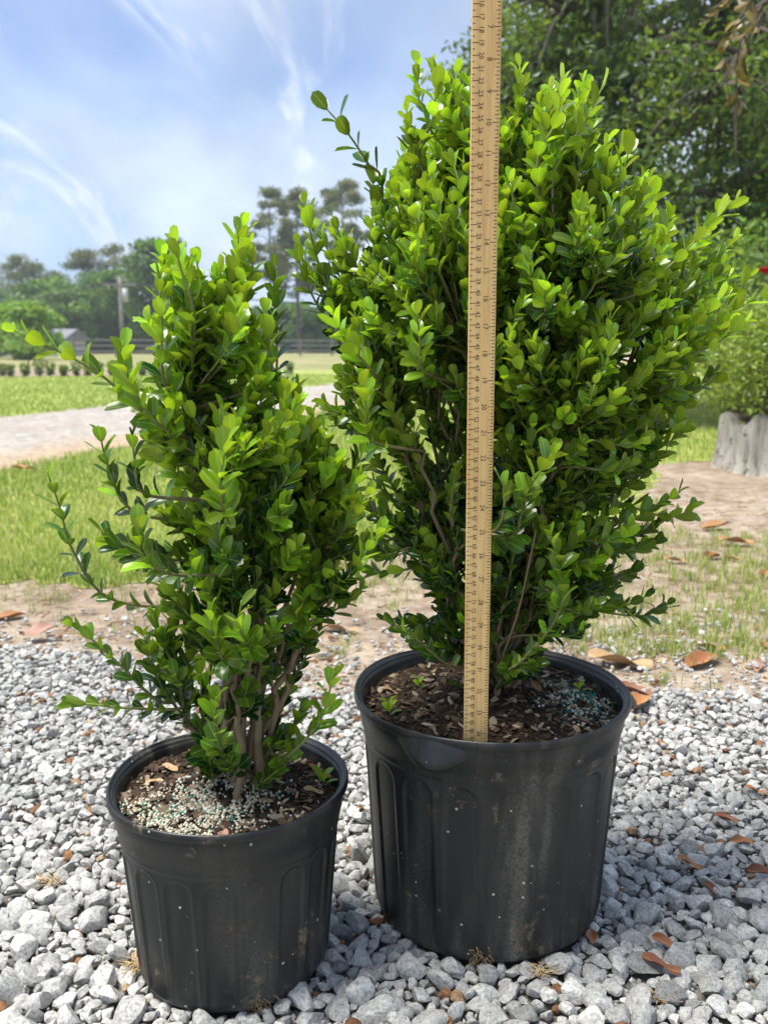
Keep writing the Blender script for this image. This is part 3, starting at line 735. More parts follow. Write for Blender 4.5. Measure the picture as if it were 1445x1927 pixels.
def make_shrub(root, base, tab, Yc, seed, n_stem, n_clu, per, hero, newfn, leaf_len, ncand_inner, dscale=0.85, lowd=1.0, esc=60):
    rr = np.random.default_rng(seed)
    Z, L, Rr = envelope(tab, Yc)
    wid = Rr - L; zlo, zhi = Z[0], Z[-1]
    zg = np.linspace(zlo, zhi, 400); wg = np.interp(zg, Z, wid); cdf = np.cumsum(wg * np.interp((zg - zlo) / (zhi - zlo), [0, 0.35, 0.5, 1], [lowd, lowd, 1, 1])); cdf /= cdf[-1]
    def sample(n, inner=False):
        out = []
        for _ in range(n):
            z = np.interp(rr.random(), cdf, zg); l, r_ = np.interp(z, Z, L), np.interp(z, Z, Rr)
            cx, a = (l + r_) / 2, (r_ - l) / 2 * 0.95; b = min(a * dscale, 0.21)
            rho = rr.uniform(0.1, 0.72) if inner else rr.random() ** 0.33
            th = rr.uniform(0, 2 * math.pi)
            if th > math.pi and rr.random() < 0.35: th = 2 * math.pi - th
            out.append((cx + a * rho * math.cos(th), Yc - b * rho * math.sin(th), z, rho))
        return np.array(out)
    wood = MB(); nodes, ndir = [], []
    # main stems
    tg = sample(n_stem)
    for k in range(n_stem):
        T = tg[k, :3].copy(); b0 = base + np.array([rr.normal(0, 0.016), rr.normal(0, 0.016), -0.02])
        T = b0 + (T - b0) * rr.uniform(0.62, 0.86)
        d0 = unit(np.array([(T - b0)[0] * 0.9, (T - b0)[1] * 0.9, max(0.35 * np.linalg.norm((T - b0)[:2]), (T - b0)[2])]))
        ln = np.linalg.norm(T - b0)
        C = bez(b0, b0 + d0 * ln * 0.35, T - unit((T - b0) + np.array([0, 0, 0.3 * ln])) * ln * 0.3, T, 14)
        C[1:-1] += rr.normal(0, 0.0035, (12, 3))
        wood.tube(C, np.linspace(rr.uniform(0.0038, 0.0062), 0.0016, 14), 7, 0.0)
        for i in range(2, 14): nodes.append(C[i]); ndir.append(unit(C[i] - C[i - 1]))
    nodes, ndir = np.array(nodes), np.array(ndir)
    LB, LA, LN, LS, LG = [], [], [], [], []          # leaf base, axis, normal, size, age
    def leaves_on(C, start, spacing, age_tip, age_base, size, ang=(0.85, 0.40), reach=0.05, phase=None):
        seg = np.linalg.norm(np.diff(C, axis=0), axis=1); s = np.concatenate([[0], np.cumsum(seg)]); tot = s[-1]
        pos = start; k = 0
        ref = unit(rr.normal(size=3)); ph = rr.uniform(0, 6.28) if phase is None else phase
        while pos <= tot:
            p = np.array([np.interp(pos, s, C[:, i]) for i in range(3)]); e = min(tot, pos + 0.004)
            p2 = np.array([np.interp(e, s, C[:, i]) for i in range(3)]); p1 = np.array([np.interp(max(0, pos - 0.004), s, C[:, i]) for i in range(3)])
            d = unit(p2 - p1); A = unit(np.cross(d, ref)); B = np.cross(d, A)
            f = pos / tot
            tipd = tot - pos
            an = np.interp(tipd, [0, 0.03, 0.08], [ang[1], 0.5 * (ang[0] + ang[1]), ang[0]])
            ag = np.interp(tipd, [0, reach, reach * 1.6], [age_tip, 0.65 * age_tip + 0.35 * age_base, age_base])
            sz = size * np.interp(tipd, [0, 0.008, 0.025], [0.55, 0.85, 1.0]) * np.interp(f, [0, 0.25], [0.85, 1.0])
            for sgn in (1, -1):
                if rr.random() < 0.06: continue
                th = ph + k * math.pi / 2 + rr.normal(0, 0.22)
                sd = (math.cos(th) * A + math.sin(th) * B) * sgn
                a_ = an + rr.normal(0, 0.16)
                ax = unit(math.cos(a_) * d + math.sin(a_) * sd + np.array([0, 0, 0.10])); nn = math.sin(a_) * d - math.cos(a_) * sd
                nn = nn + rr.normal(0, 0.16, 3) + np.array([0, 0, 0.12]); nn = unit(nn - ax * (nn @ ax))
                LB.append(p + ax * 0.001); LA.append(ax); LN.append(nn); LS.append(sz * rr.uniform(0.74, 1.22)); LG.append(np.clip(ag + rr.normal(0, 0.09), 0, 1))
            pos += spacing * rr.uniform(0.82, 1.2); k += 1
        # closing pair at the tip
    def shoot(T, d, ln, new, size, sub=True):
        # attach to the best stem node below / behind
        v = T - nodes; dist = np.linalg.norm(v, axis=1)
        al = (v * ndir).sum(1) / (dist + 1e-9)
        cost = dist + 0.10 * (1 - al) + np.where(v[:, 2] < -0.01, 0.15, 0) + np.abs(dist - ln) * 0.6
        i = int(np.argmin(cost + rr.random(len(cost)) * 0.02)); A = nodes[i]; D = np.linalg.norm(T - A)
        C = bez(A, A + (ndir[i] * 0.5 + unit(T - A) * 0.5) * D * 0.35, T - d * D * 0.38, T, 9)
        wood.tube(C, np.linspace(0.0019, 0.0008, 9), 4, np.linspace(0, 1, 9).repeat(4).tolist() + [0, 1])
        bare = max(0.0, D - ln)
        leaves_on(C, bare + 0.004, size * 0.45, new, 0.16 * new, size, reach=rr.uniform(0.025, 0.060))
    cx0 = base
    clu = sample(n_clu)
    for T4 in clu:
        T = T4[:3]; zf = (T[2] - zlo) / (zhi - zlo)
        new = newfn(T, zf, rr)
        for k in range(per + rr.integers(-1, 2)):
            T2 = T + rr.normal(0, 0.024, 3) * np.array([1, 1, 1.1])
            rad = unit(np.array([T2[0] - base[0], T2[1] - base[1], 0.0]))
            d = unit(unit(T2 - base) * 0.7 + np.array([0, 0, 0.55]) + rad * 0.25 + rr.normal(0, 0.22, 3))
            shoot(T2, d, rr.uniform(0.05, 0.115), float(np.clip(new + rr.normal(0, 0.2), 0, 1)), leaf_len * rr.uniform(0.86, 1.12))
    for T4 in sample(esc):                            # long young shoots that break the outline
        T = T4[:3]; rad = np.array([T[0] - base[0], (T[1] - base[1]) * 0.8, 0.0]); zf = (T[2] - zlo) / (zhi - zlo)
        if zf < 0.18: continue
        d = unit(unit(T - base) * 0.8 + np.array([0, 0, 0.5]) + rr.normal(0, 0.18, 3)); T2 = T + d * rr.uniform(0.015, 0.06); T2[2] = min(T2[2], zhi + rr.uniform(-0.02, 0.015))
        shoot(T2, d, rr.uniform(0.08, 0.14), float(np.clip(newfn(T, zf, rr) + 0.15, 0, 1)), leaf_len * rr.uniform(0.95, 1.2))
    for T4 in sample(ncand_inner, True):              # old wood inside the bush
        T2 = T4[:3]; d = unit(unit(T2 - base) * 0.7 + np.array([0, 0, 0.3]) + rr.normal(0, 0.4, 3))
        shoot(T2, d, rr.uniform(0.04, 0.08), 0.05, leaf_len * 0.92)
    for pts, new, sp, size in hero:                   # shoots that stand out of the outline
        T = np.array([at(x, y, Y) for x, y, Y in pts]); A0 = T[0]
        i = int(np.argmin(np.linalg.norm(nodes - A0, axis=1) + np.where(nodes[:, 2] > A0[2], 0.1, 0)))
        full = spline(np.vstack([nodes[i][None], T]) if np.linalg.norm(nodes[i] - A0) > 0.012 else T, 18)
        wood.tube(full, np.linspace(0.0021, 0.0008, 18), 5, np.linspace(0, 1, 18).repeat(5).tolist() + [0, 1])
        leaves_on(full, 0.012 + np.linalg.norm(nodes[i] - A0) * 0.5, sp, new, max(0, new - 0.35), size, ang=(0.85, 0.4))
    LB, LA, LN, LS, LG = map(np.array, (LB, LA, LN, LS, LG)); n = len(LB)
    mid_ = LB + LA * (LS * 0.5)[:, None]; rel = mid_ - CAMP; tz = rel[:, 1] * CP - rel[:, 2] * SP
    ppx, ppy = PW / 2 + FPX * rel[:, 0] / tz, PH / 2 + FPX * (-rel[:, 1] * SP - rel[:, 2] * CP) / tz
    keep = ~((np.abs(ppx - np.interp(ppy, [0, 1397], [915.5, 894.5])) < 26 + 0.55 * LS * FPX / tz) & (mid_[:, 1] < np.interp(mid_[:, 2], [0.28, 1.0], [0.95, 0.865]) + 0.006))
    LB, LA, LN, LS, LG = LB[keep], LA[keep], LN[keep], LS[keep], LG[keep]; n = len(LB)
    SD = np.cross(LA, LN); sh = rr.integers(0, len(LEAF), n); TN = rr.random(n)
    yel = rr.random(n) < 0.022; LG[yel] = 1.0; TN[yel] = 1.0
    off = np.array(root.location)
    allV, allQ = [], []
    nv = len(LEAF[0][0])
    for k in range(n):
        V = LEAF[sh[k]][0]
        allV.append(LB[k] + LS[k] * (V[:, :1] * SD[k] + V[:, 1:2] * LA[k] + V[:, 2:] * LN[k]))
    AV = np.array(allV)
    q0 = LEAF[0][1]; AQ = (np.arange(n)[:, None, None] * nv + q0[None]).reshape(-1, 4)
    # which leaves show largest from where the photograph was taken
    bvh = BVHTree.FromPolygons(AV.reshape(-1, 3).tolist(), AQ.tolist())
    camp = np.array([0, 0, CAM_H]); cen = AV[:, (nv // 2)]; vd = cen - camp; dd = np.linalg.norm(vd, axis=1); vd /= dd[:, None]
    score = np.abs((vd * LN).sum(1)) * LS ** 2 / dd ** 2; vis = np.zeros(n)
    for k in range(n):
        for row in (2, 3, 5):
            tgt = AV[k, row * 5 + 2]; dv = tgt - camp; L_ = np.linalg.norm(dv)
            hit = bvh.ray_cast(Vector(camp), Vector(dv / L_))
            if hit[2] is not None and hit[2] // len(q0) == k: vis[k] += 1
    top = np.argsort(-(score * vis))[:300]; hs = set(top.tolist())
    bm_ = wood.mesh('branches', M['twig']); 
    vco = np.empty(len(bm_.vertices) * 3); bm_.vertices.foreach_get('co', vco); vco = vco.reshape(-1, 3) - off; bm_.vertices.foreach_set('co', vco.astype(np.float32).ravel())
    br = obj('branches', bm_, root)
    NA = 10; cache = {}
    for k in top:
        ka = (int(sh[k]), int(round(LG[k] * (NA - 1))), int(TN[k] * 2.999))
        if ka not in cache:
            V, q, uv = LEAF[ka[0]]
            cache[ka] = mesh_from('leaf', V, q, M['boxwood'], True, {'age': np.full(nv, ka[1] / (NA - 1)), 'tone': np.full(nv, (ka[2] + 0.5) / 3)}, uv)
        o = obj('leaf', cache[ka], br)
        s = LS[k]; p = LB[k] - off
        o.matrix_local = Matrix(((SD[k][0] * s, LA[k][0] * s, LN[k][0] * s, p[0]), (SD[k][1] * s, LA[k][1] * s, LN[k][1] * s, p[1]), (SD[k][2] * s, LA[k][2] * s, LN[k][2] * s, p[2]), (0, 0, 0, 1)))
    rest = np.array([k for k in range(n) if k not in hs])
    V = AV[rest].reshape(-1, 3) - off; q = (np.arange(len(rest))[:, None, None] * nv + q0[None]).reshape(-1, 4)
    uv = np.concatenate([LEAF[sh[k]][2] for k in rest])
    obj('foliage', mesh_from('foliage', V, q, M['boxwood'], True, {'age': np.repeat(LG[rest], nv), 'tone': np.repeat(TN[rest], nv)}, uv), br, kind='stuff')
    print('SHRUB', n, 'leaves')

# --- the small one
PL_Z = 0.004
pl = thing('potted_boxwood', 'smaller, looser boxwood in a black nursery pot with a patch of pale fertiliser beads', 'potted shrub', (POT_L['c'][0], POT_L['c'][1], PL_Z), 'potted boxwoods')
make_pot(pl, POT_L, M['pot_l'], 18, (), 0.016, 1.0, [(24, 0.014, 0.012)])
soil_l, hz_l = make_soil(pl, POT_L, 0.016, (-0.03, -0.055), 2600, (0.046, 0.030), 0.08, 51, 2200)
tabL = [(440, 405, 465), (465, 335, 475), (500, 295, 500), (560, 290, 515), (600, 295, 525), (650, 295, 540), (700, 300, 545), (760, 300, 560), (820, 295, 625), (900, 285, 645), (1000, 270, 680), (1050, 255, 670),
        (1100, 235, 640), (1150, 225, 615), (1200, 235, 595), (1250, 260, 585), (1300, 300, 580), (1350, 345, 575), (1400, 385, 560), (1440, 400, 530)]
heroL = [([(290, 790, 0.93), (190, 705, 0.90), (100, 655, 0.88), (28, 622, 0.87)], 0.8, 0.014, 0.025),
         ([(215, 1130, 0.93), (140, 1040, 0.91), (112, 950, 0.90), (88, 885, 0.895)], 0.45, 0.013, 0.021),
         ([(330, 1335, 0.93), (230, 1332, 0.90), (165, 1325, 0.885), (118, 1326, 0.88)], 0.35, 0.011, 0.020),
         ([(300, 1320, 0.94), (225, 1250, 0.91), (170, 1200, 0.90), (138, 1178, 0.895)], 0.45, 0.013, 0.021),
         ([(250, 960, 0.93), (205, 880, 0.92), (185, 800, 0.92)], 0.3, 0.011, 0.021),
         ([(275, 930, 0.90), (255, 870, 0.89), (250, 820, 0.885)], 0.15, 0.010, 0.021),
         ([(300, 800, 0.90), (245, 720, 0.88), (232, 640, 0.87)], 0.75, 0.013, 0.027),
         ([(310, 720, 0.92), (305, 600, 0.91), (300, 520, 0.91)], 0.55, 0.012, 0.023),
         ([(440, 600, 0.97), (450, 500, 0.97), (447, 425, 0.97)], 0.85, 0.012, 0.024),
         ([(365, 600, 0.93), (345, 520, 0.92), (328, 455, 0.915)], 0.9, 0.011, 0.025),
         ([(505, 740, 1.0), (520, 610, 1.0), (512, 505, 1.0)], 0.25, 0.012, 0.022),
         ([(500, 720, 0.97), (505, 640, 0.96), (500, 580, 0.96)], 0.9, 0.012, 0.024),
         ([(620, 1120, 0.93), (680, 1050, 0.91), (720, 992, 0.90)], 0.9, 0.010, 0.022),
         ([(530, 1430, 0.93), (600, 1360, 0.905), (630, 1262, 0.895)], 0.75, 0.011, 0.022),
         ([(430, 1440, 0.90), (405, 1370, 0.865), (408, 1310, 0.86)], 0.6, 0.010, 0.024),
         ([(420, 960, 0.86), (415, 900, 0.84), (428, 830, 0.83)], 0.85, 0.011, 0.027),
         ([(320, 1080, 0.87), (270, 1040, 0.85), (262, 985, 0.84)], 0.5, 0.009, 0.027),
         ([(470, 1220, 0.86), (450, 1180, 0.83), (455, 1130, 0.82)], 0.6, 0.009, 0.024),
         ([(420, 1240, 0.85), (400, 1190, 0.83), (398, 1150, 0.825)], 0.55, 0.009, 0.023)]
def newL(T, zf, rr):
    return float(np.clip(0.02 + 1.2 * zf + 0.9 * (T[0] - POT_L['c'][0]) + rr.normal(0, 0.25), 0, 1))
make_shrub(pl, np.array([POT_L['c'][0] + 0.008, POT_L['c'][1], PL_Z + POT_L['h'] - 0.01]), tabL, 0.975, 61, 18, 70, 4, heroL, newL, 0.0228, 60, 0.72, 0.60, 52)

# --- the big one
pr = thing('potted_boxwood', 'larger, dense rounded boxwood in a wide black nursery pot with handles', 'potted shrub', (POT_R['c'][0], POT_R['c'][1], PL_Z), 'potted boxwoods')
make_pot(pr, POT_R, M['pot_r'], 18, (-28, 98, 218), 0.02, 1.0, [(-9, 0.016, 0.012)])
soil_r, hz_r = make_soil(pr, POT_R, 0.020, (0.105, -0.005), 700, (0.022, 0.034), 0.38, 52, 3000)
tabR = [(185, 830, 1100), (230, 790, 1130), (280, 745, 1160), (330, 715, 1180), (380, 680, 1205), (430, 640, 1285), (480, 610, 1345), (540, 600, 1375), (600, 605, 1370), (680, 620, 1335), (760, 640, 1290),
        (850, 665, 1255), (950, 695, 1235), (1050, 730, 1180), (1100, 755, 1130), (1150, 785, 1080), (1200, 815, 1030), (1240, 845, 995)]
heroR = [([(720, 370, 1.08), (690, 305, 1.06), (650, 245, 1.05), (603, 192, 1.05)], 0.2, 0.016, 0.024),
         ([(800, 330, 1.05), (815, 220, 1.03), (822, 135, 1.03)], 0.75, 0.013, 0.024),
         ([(1010, 330, 1.0), (1045, 230, 0.98), (1060, 145, 0.98)], 0.95, 0.014, 0.026),
         ([(1040, 330, 1.0), (1095, 240, 0.99), (1135, 160, 0.99)], 0.6, 0.014, 0.026),
         ([(1120, 450, 1.02), (1160, 360, 1.0), (1185, 275, 1.0)], 0.85, 0.014, 0.025),
         ([(1180, 600, 1.08), (1290, 470, 1.05), (1385, 375, 1.04)], 0.85, 0.013, 0.024),
         ([(1180, 600, 1.08), (1240, 480, 1.05), (1262, 400, 1.04)], 0.75, 0.012, 0.024),
         ([(1180, 720, 1.08), (1310, 620, 1.05), (1438, 555, 1.03)], 0.9, 0.013, 0.024),
         ([(1200, 700, 1.1), (1300, 610, 1.08), (1370, 520, 1.07)], 0.85, 0.012, 0.024),
         ([(1220, 560, 1.1), (1310, 460, 1.08), (1350, 395, 1.07)], 0.85, 0.012, 0.023),
         ([(1230, 660, 1.12), (1340, 600, 1.10), (1410, 520, 1.09)], 0.9, 0.012, 0.023),
         ([(1230, 700, 1.0), (1340, 650, 0.98), (1400, 605, 0.97)], 0.8, 0.012, 0.022),
         ([(1180, 560, 0.98), (1260, 500, 0.96), (1320, 440, 0.95)], 0.9, 0.012, 0.022),
         ([(1180, 800, 1.1), (1270, 750, 1.07), (1358, 712, 1.06)], 0.6, 0.013, 0.022),
         ([(1150, 900, 1.08), (1230, 850, 1.05), (1290, 810, 1.04)], 0.6, 0.012, 0.021),
         ([(1150, 1000, 1.05), (1220, 960, 1.03), (1280, 925, 1.02)], 0.6, 0.011, 0.021),
         ([(1060, 1170, 1.05), (1130, 1140, 1.02), (1190, 1150, 1.00)], 0.5, 0.012, 0.021),
         ([(840, 1250, 1.02), (780, 1200, 0.99), (728, 1168, 0.985)], 0.45, 0.012, 0.020),
         ([(640, 600, 1.06), (595, 480, 1.03), (573, 380, 1.02)], 0.55, 0.013, 0.023),
         ([(650, 660, 1.08), (590, 560, 1.06), (556, 475, 1.05)], 0.25, 0.012, 0.022),
         ([(690, 560, 1.06), (650, 470, 1.05), (625, 405, 1.05)], 0.3, 0.012, 0.022),
         ([(960, 1010, 0.93), (990, 930, 0.89), (1040, 850, 0.87)], 0.55, 0.010, 0.024),
         ([(930, 1000, 0.93), (950, 930, 0.90), (930, 880, 0.89)], 0.55, 0.010, 0.023),
         ([(700, 700, 0.99), (650, 640, 0.97), (625, 590, 0.96)], 1.0, 0.012, 0.026),
         ([(700, 830, 0.98), (690, 770, 0.96), (680, 715, 0.955)], 0.9, 0.011, 0.024),
         ([(1040, 1110, 0.96), (1050, 1060, 0.93), (1035, 1010, 0.925)], 0.6, 0.010, 0.023),
         ([(960, 1260, 0.98), (1030, 1190, 0.95), (1060, 1120, 0.93), (1050, 1075, 0.925)], 0.6, 0.012, 0.022),
         ([(800, 700, 0.95), (790, 640, 0.92), (785, 585, 0.91)], 0.75, 0.011, 0.024)]
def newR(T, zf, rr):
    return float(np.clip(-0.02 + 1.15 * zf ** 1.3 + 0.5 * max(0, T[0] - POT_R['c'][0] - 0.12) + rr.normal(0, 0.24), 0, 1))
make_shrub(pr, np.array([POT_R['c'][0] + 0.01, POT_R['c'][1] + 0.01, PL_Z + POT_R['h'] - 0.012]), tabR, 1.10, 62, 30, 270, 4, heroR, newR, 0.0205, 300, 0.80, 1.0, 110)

rr = np.random.default_rng(88)
def soil_leaf(soil, hz, x, y, L, t_, ang):
    V, q, uv = leaf_shape(1, 0.5, fold=0.3, curl=-0.2, rows=9, twist=0.3 * rr.normal(), cols=5, wave=0.06, ell=True); V = V - [0, 0.5, 0]; V[:, 2] -= V[:, 2].min()
    o = obj('dry_leaf', mesh_from('dry_leaf', V, q, M['dead'], True, {'tone': np.full(len(V), t_)}, uv), soil)
    o.location = (x, y, float(hz(x, y)) + 0.0015); o.scale = (L, L, L); o.rotation_euler = (rr.normal(0, 0.15), rr.normal(0, 0.15), math.radians(ang))
for x, y, L, t_, a in ((-0.075, 0.045, 0.024, 0.88, 60), (-0.055, 0.070, 0.020, 0.97, 20), (0.012, -0.108, 0.020, 0.97, 0), (-0.088, 0.02, 0.018, 0.84, 100), (0.09, 0.05, 0.020, 0.3, 40), (0.07, -0.05, 0.018, 0.86, 120), (0.095, -0.01, 0.022, 0.88, 75)):
    soil_leaf(soil_l, hz_l, x, y, L, t_, a)
for x, y, L, t_, a in ((-0.06, -0.115, 0.026, 0.97, 30), (-0.038, -0.12, 0.024, 0.90, 80), (-0.085, -0.10, 0.020, 0.86, 130), (0.03, -0.135, 0.020, 0.87, 95), (0.125, 0.045, 0.022, 0.95, 60), (0.06, 0.02, 0.022, 0.35, 20), (0.09, -0.08, 0.018, 0.88, 10), (-0.12, 0.03, 0.022, 0.9, 70)):
    soil_leaf(soil_r, hz_r, x, y, L, t_, a)
def sprout(soil, hz, x, y, n_, s_, age_):
    V, q, uv = LEAF[1]; vs, qs, us = [], [], []; z0 = float(hz(x, y))
    for k in range(n_):
        a = k * 2.4; el = 0.5 + 0.25 * (k % 3); ax = np.array([math.cos(a) * math.cos(el), math.sin(a) * math.cos(el), math.sin(el)]); nn = unit(np.array([0, 0, 1.0]) - ax * ax[2]); sd = np.cross(ax, nn)
        vs.append(np.array([x, y, z0 + 0.003 * k]) + s_ * (V[:, :1] * sd + V[:, 1:2] * ax + V[:, 2:] * nn)); qs.append(q + k * len(V)); us.append(uv)
    N = n_ * len(V); obj('sprout', mesh_from('sprout', np.vstack(vs), np.vstack(qs), M['boxwood'], True, {'age': np.full(N, age_), 'tone': np.full(N, 0.5)}, np.vstack(us)), soil)
sprout(soil_r, hz_r, -0.122, -0.035, 6, 0.016, 0.9); sprout(soil_r, hz_r, -0.085, 0.035, 5, 0.012, 0.8); sprout(soil_r, hz_r, 0.118, 0.035, 4, 0.012, 0.9); sprout(soil_l, hz_l, 0.105, 0.02, 5, 0.018, 0.8)
mb = MB(); tw = np.array([at(935, 1262, 1.02), at(972, 1160, 0.985), at(995, 1060, 0.965), at(1008, 998, 0.955)]) - np.array(pr.location)
mb.tube(spline(tw, 10), np.linspace(0.0013, 0.0007, 10), 5); obj('bare_twig', mb.mesh('bare_twig', M['twig']), pr)

# ------------------------------------------------------------------ yardstick, leaning a little towards the viewer
ca, cb, cc = 66.69565, -413.16646, 0.01010099
def yyy(t): return (ca * t + cb - (PH / 2) * (cc * t + 1)) / FPX
s0 = 0.0254 / math.hypot(yyy(1) - yyy(0), cc)
def rule_pt(t, px):
    zc_ = s0 * (1 + cc * t); yc = s0 * yyy(t); xc = (px - PW / 2) / FPX * zc_
    return np.array([xc, zc_ * CP - yc * SP, CAM_H - zc_ * SP - yc * CP])
p7, p34 = rule_pt(7, 915.5), rule_pt(34, 895.0)
axd = unit(p34 - p7); w_ = unit(np.array([1, 0, 0]) - axd * axd[0]); nrm = np.cross(w_, axd)    # nrm faces the viewer
if nrm[1] > 0: nrm = -nrm
org = p7 - axd * 7 * 0.0254
yard = thing('yardstick', 'wooden yardstick with inch and centimetre scales standing in the large pot', 'yardstick', (0, 0, 0))
yard.matrix_world = Matrix(((w_[0], nrm[0], -axd[0], org[0]), (w_[1], nrm[1], -axd[1], org[1]), (w_[2], nrm[2], -axd[2], org[2]), (0, 0, 0, 1)))
HWD, TH = 0.01275, 0.0042
if np.dot(np.cross(w_, nrm), -axd) < 0: print('RULE FRAME IS MIRRORED')
LEN = 36 * 0.0254
prof = [(-HWD, -TH), (HWD, -TH), (HWD, -0.0008), (HWD - 0.0008, 0), (-HWD + 0.0008, 0), (-HWD, -0.0008)]
V = [(x, y, z) for z in (0.002, -LEN) for x, y in prof]; k = len(prof)
q = [(j, (j + 1) % k, k + (j + 1) % k, k + j) for j in range(k)]
mm = bpy.data.meshes.new('blade'); mm.from_pydata(V, [], q + [tuple(range(k - 1, -1, -1)), tuple(range(k, 2 * k))]); mm.materials.append(M['rule'])
obj('blade', mm, yard)
EPS = 0.00015
def tick(mb, x0, x1, z, w=0.00032):
    mb.add([(x0, EPS, z - w), (x1, EPS, z - w), (x1, EPS, z + w), (x0, EPS, z + w)], None, [(0, 1, 2, 3)])
_txt = {}
def numeral(mb, s, x, z, size):
    """digits turned a quarter clockwise, reading down the stick"""
    if s not in _txt:
        cu = bpy.data.curves.new('t', 'FONT'); cu.body = s; cu.size = 1.0; cu.resolution_u = 3; cu.space_character = 1.06
        o = bpy.data.objects.new('t', cu); COL.objects.link(o); bpy.context.view_layer.update()
        me = bpy.data.meshes.new_from_object(o.evaluated_get(bpy.context.evaluated_depsgraph_get()))
        v = np.array([p.co[:] for p in me.vertices]); me.calc_loop_triangles(); t = np.array([l.vertices[:] for l in me.loop_triangles])
        bpy.data.objects.remove(o); bpy.data.meshes.remove(me); bpy.data.curves.remove(cu)
        _txt[s] = (v, t)
    v, t = _txt[s]
    v = v - (v.max(0) + v.min(0)) / 2
    X, Y_ = v[:, 0] * size * 0.92, v[:, 1] * size
    mb.add(np.stack([x + Y_, np.full(len(v), EPS), z - X], 1), t[:, ::-1])
mi, mc = MB(), MB()
for i in range(0, 36 * 8 + 1):
    z = -i * 0.0254 / 8; L_ = 0.0056 if i % 8 == 0 else (0.0036 if i % 4 == 0 else (0.0033 if i % 2 == 0 else 0.0024))
    tick(mi, HWD - 0.0009 - L_, HWD - 0.0009, z)
for t in range(1, 36): numeral(mi, str(t), 0.0032, -t * 0.0254, 0.0067)
for i in range(0, 91 * 2 + 1):
    z = -i * 0.005; L_ = 0.0062 if i % 2 == 0 else 0.0024
    tick(mc, -HWD + 0.0006, -HWD + 0.0006 + L_, z)
for c_ in range(1, 91): numeral(mc, str(c_), -0.0040, -c_ * 0.01 - 0.0003, 0.0060)
obj('inch_marking', mi.mesh('inch_marking', M['ink'], False), yard)
obj('centimetre_marking', mc.mesh('centimetre_marking', M['ink'], False), yard)

# ------------------------------------------------------------------ fallen leaves on the ground
DEAD = [leaf_shape(1, 0.42, fold=0.8, curl=-0.2, rows=11, cols=7, wave=0.03, ell=True), leaf_shape(1, 0.46, fold=0.9, curl=-0.15, rows=11, twist=0.5, cols=7, wave=0.06, ell=True),
        leaf_shape(1, 0.5, fold=0.35, curl=-0.3, rows=11, twist=-0.35, cols=7, wave=0.08, ell=True)]
dead_cache = {}
def fallen(px, py, L, ang, tone_, var_, label, z=-0.010, flip=False, group=None):
    c0 = gp(px, py, 0.0)
    key = (var_, round(tone_, 2))
    if key not in dead_cache:
        V, q, uv = DEAD[var_]; V = V - [0, 0.5, 0]
        V[:, 2] -= V[:, 2].min()
        dead_cache[key] = mesh_from('fallen_leaf', V, q, M['dead'], True, {'tone': np.full(len(V), tone_)}, uv)
    o = obj('fallen_leaf', dead_cache[key]); o.location = (c0[0], c0[1], z)
    o.rotation_euler = (0.0, 0.0, math.radians(ang)); o.scale = (L, L, L)
    return tag(o, label, 'leaf', group or 'fallen magnolia leaves')
fallen(1345, 992, 0.135, -65, 0.75, 0, 'large tan curled leaf at the far edge of the thin grass', -0.004)
fallen(1385, 1022, 0.115, 85, 0.68, 2, 'flat orange leaf lying on the thin grass', -0.004)
fallen(1338, 1046, 0.075, 110, 0.45, 1, 'reddish leaf scrap beside a flat orange leaf on the grass', -0.006)
fallen(1378, 1050, 0.06, 60, 0.50, 0, 'small rust leaf scrap in the thin grass', -0.006)
fallen(1270, 1054, 0.07, 80, 0.72, 2, 'small tan leaf in the grass by the large boxwood', -0.006)
fallen(1168, 1247, 0.135, 78, 0.86, 2, 'mottled tan leaf lying behind the rim of the large pot')
fallen(1318, 1243, 0.115, -52, 0.42, 0, 'rolled rust brown leaf with a small hole on bare soil')
fallen(1335, 1214, 0.07, 75, 0.62, 2, 'small tan leaf lying against the rolled brown leaf')
fallen(1425, 1250, 0.06, -20, 0.98, 1, 'pinkish grey leaf scrap on the bare soil')
fallen(1208, 1332, 0.085, -40, 0.58, 1, 'folded salmon coloured leaf beside the pot handle', 0.006)
fallen(1190, 1302, 0.075, 60, 0.15, 0, 'dull grey brown leaf tucked behind the pot handle', 0.0)
fallen(14, 1158, 0.085, -62, 0.66, 0, 'bright orange leaf at the edge of soil and gravel')
fallen(73, 1197, 0.085, -72, 0.98, 2, 'dull pink leaf on the gravel by the small boxwood', 0.006)
fallen(1440, 1082, 0.06, 20, 0.5, 1, 'rust leaf scrap at the border of the thin grass', -0.006)
fallen(1442, 1212, 0.05, 10, 0.45, 0, 'small orange leaf on soil next to the gravel')
fallen(1285, 1235, 0.03, 70, 0.5, 2, 'tiny rust leaf scrap beside the rolled brown leaf')
fallen(640, 1182, 0.09, 80, 0.9, 2, 'pale flat leaf on the sandy strip between the shrubs')
fallen(40, 884, 0.12, 70, 0.6, 0, 'curled brown leaf on the mown lawn near the road', 0.004)
fallen(62, 886, 0.09, 100, 0.7, 2, 'tan leaf on the mown lawn near the road', 0.004)
fallen(1232, 803, 0.16, 80, 0.5, 0, 'rust leaf on the lawn before the stump planter', 0.004)
fallen(1265, 812, 0.14, 60, 0.4, 1, 'brown leaf on the lawn near the stump planter', 0.004)
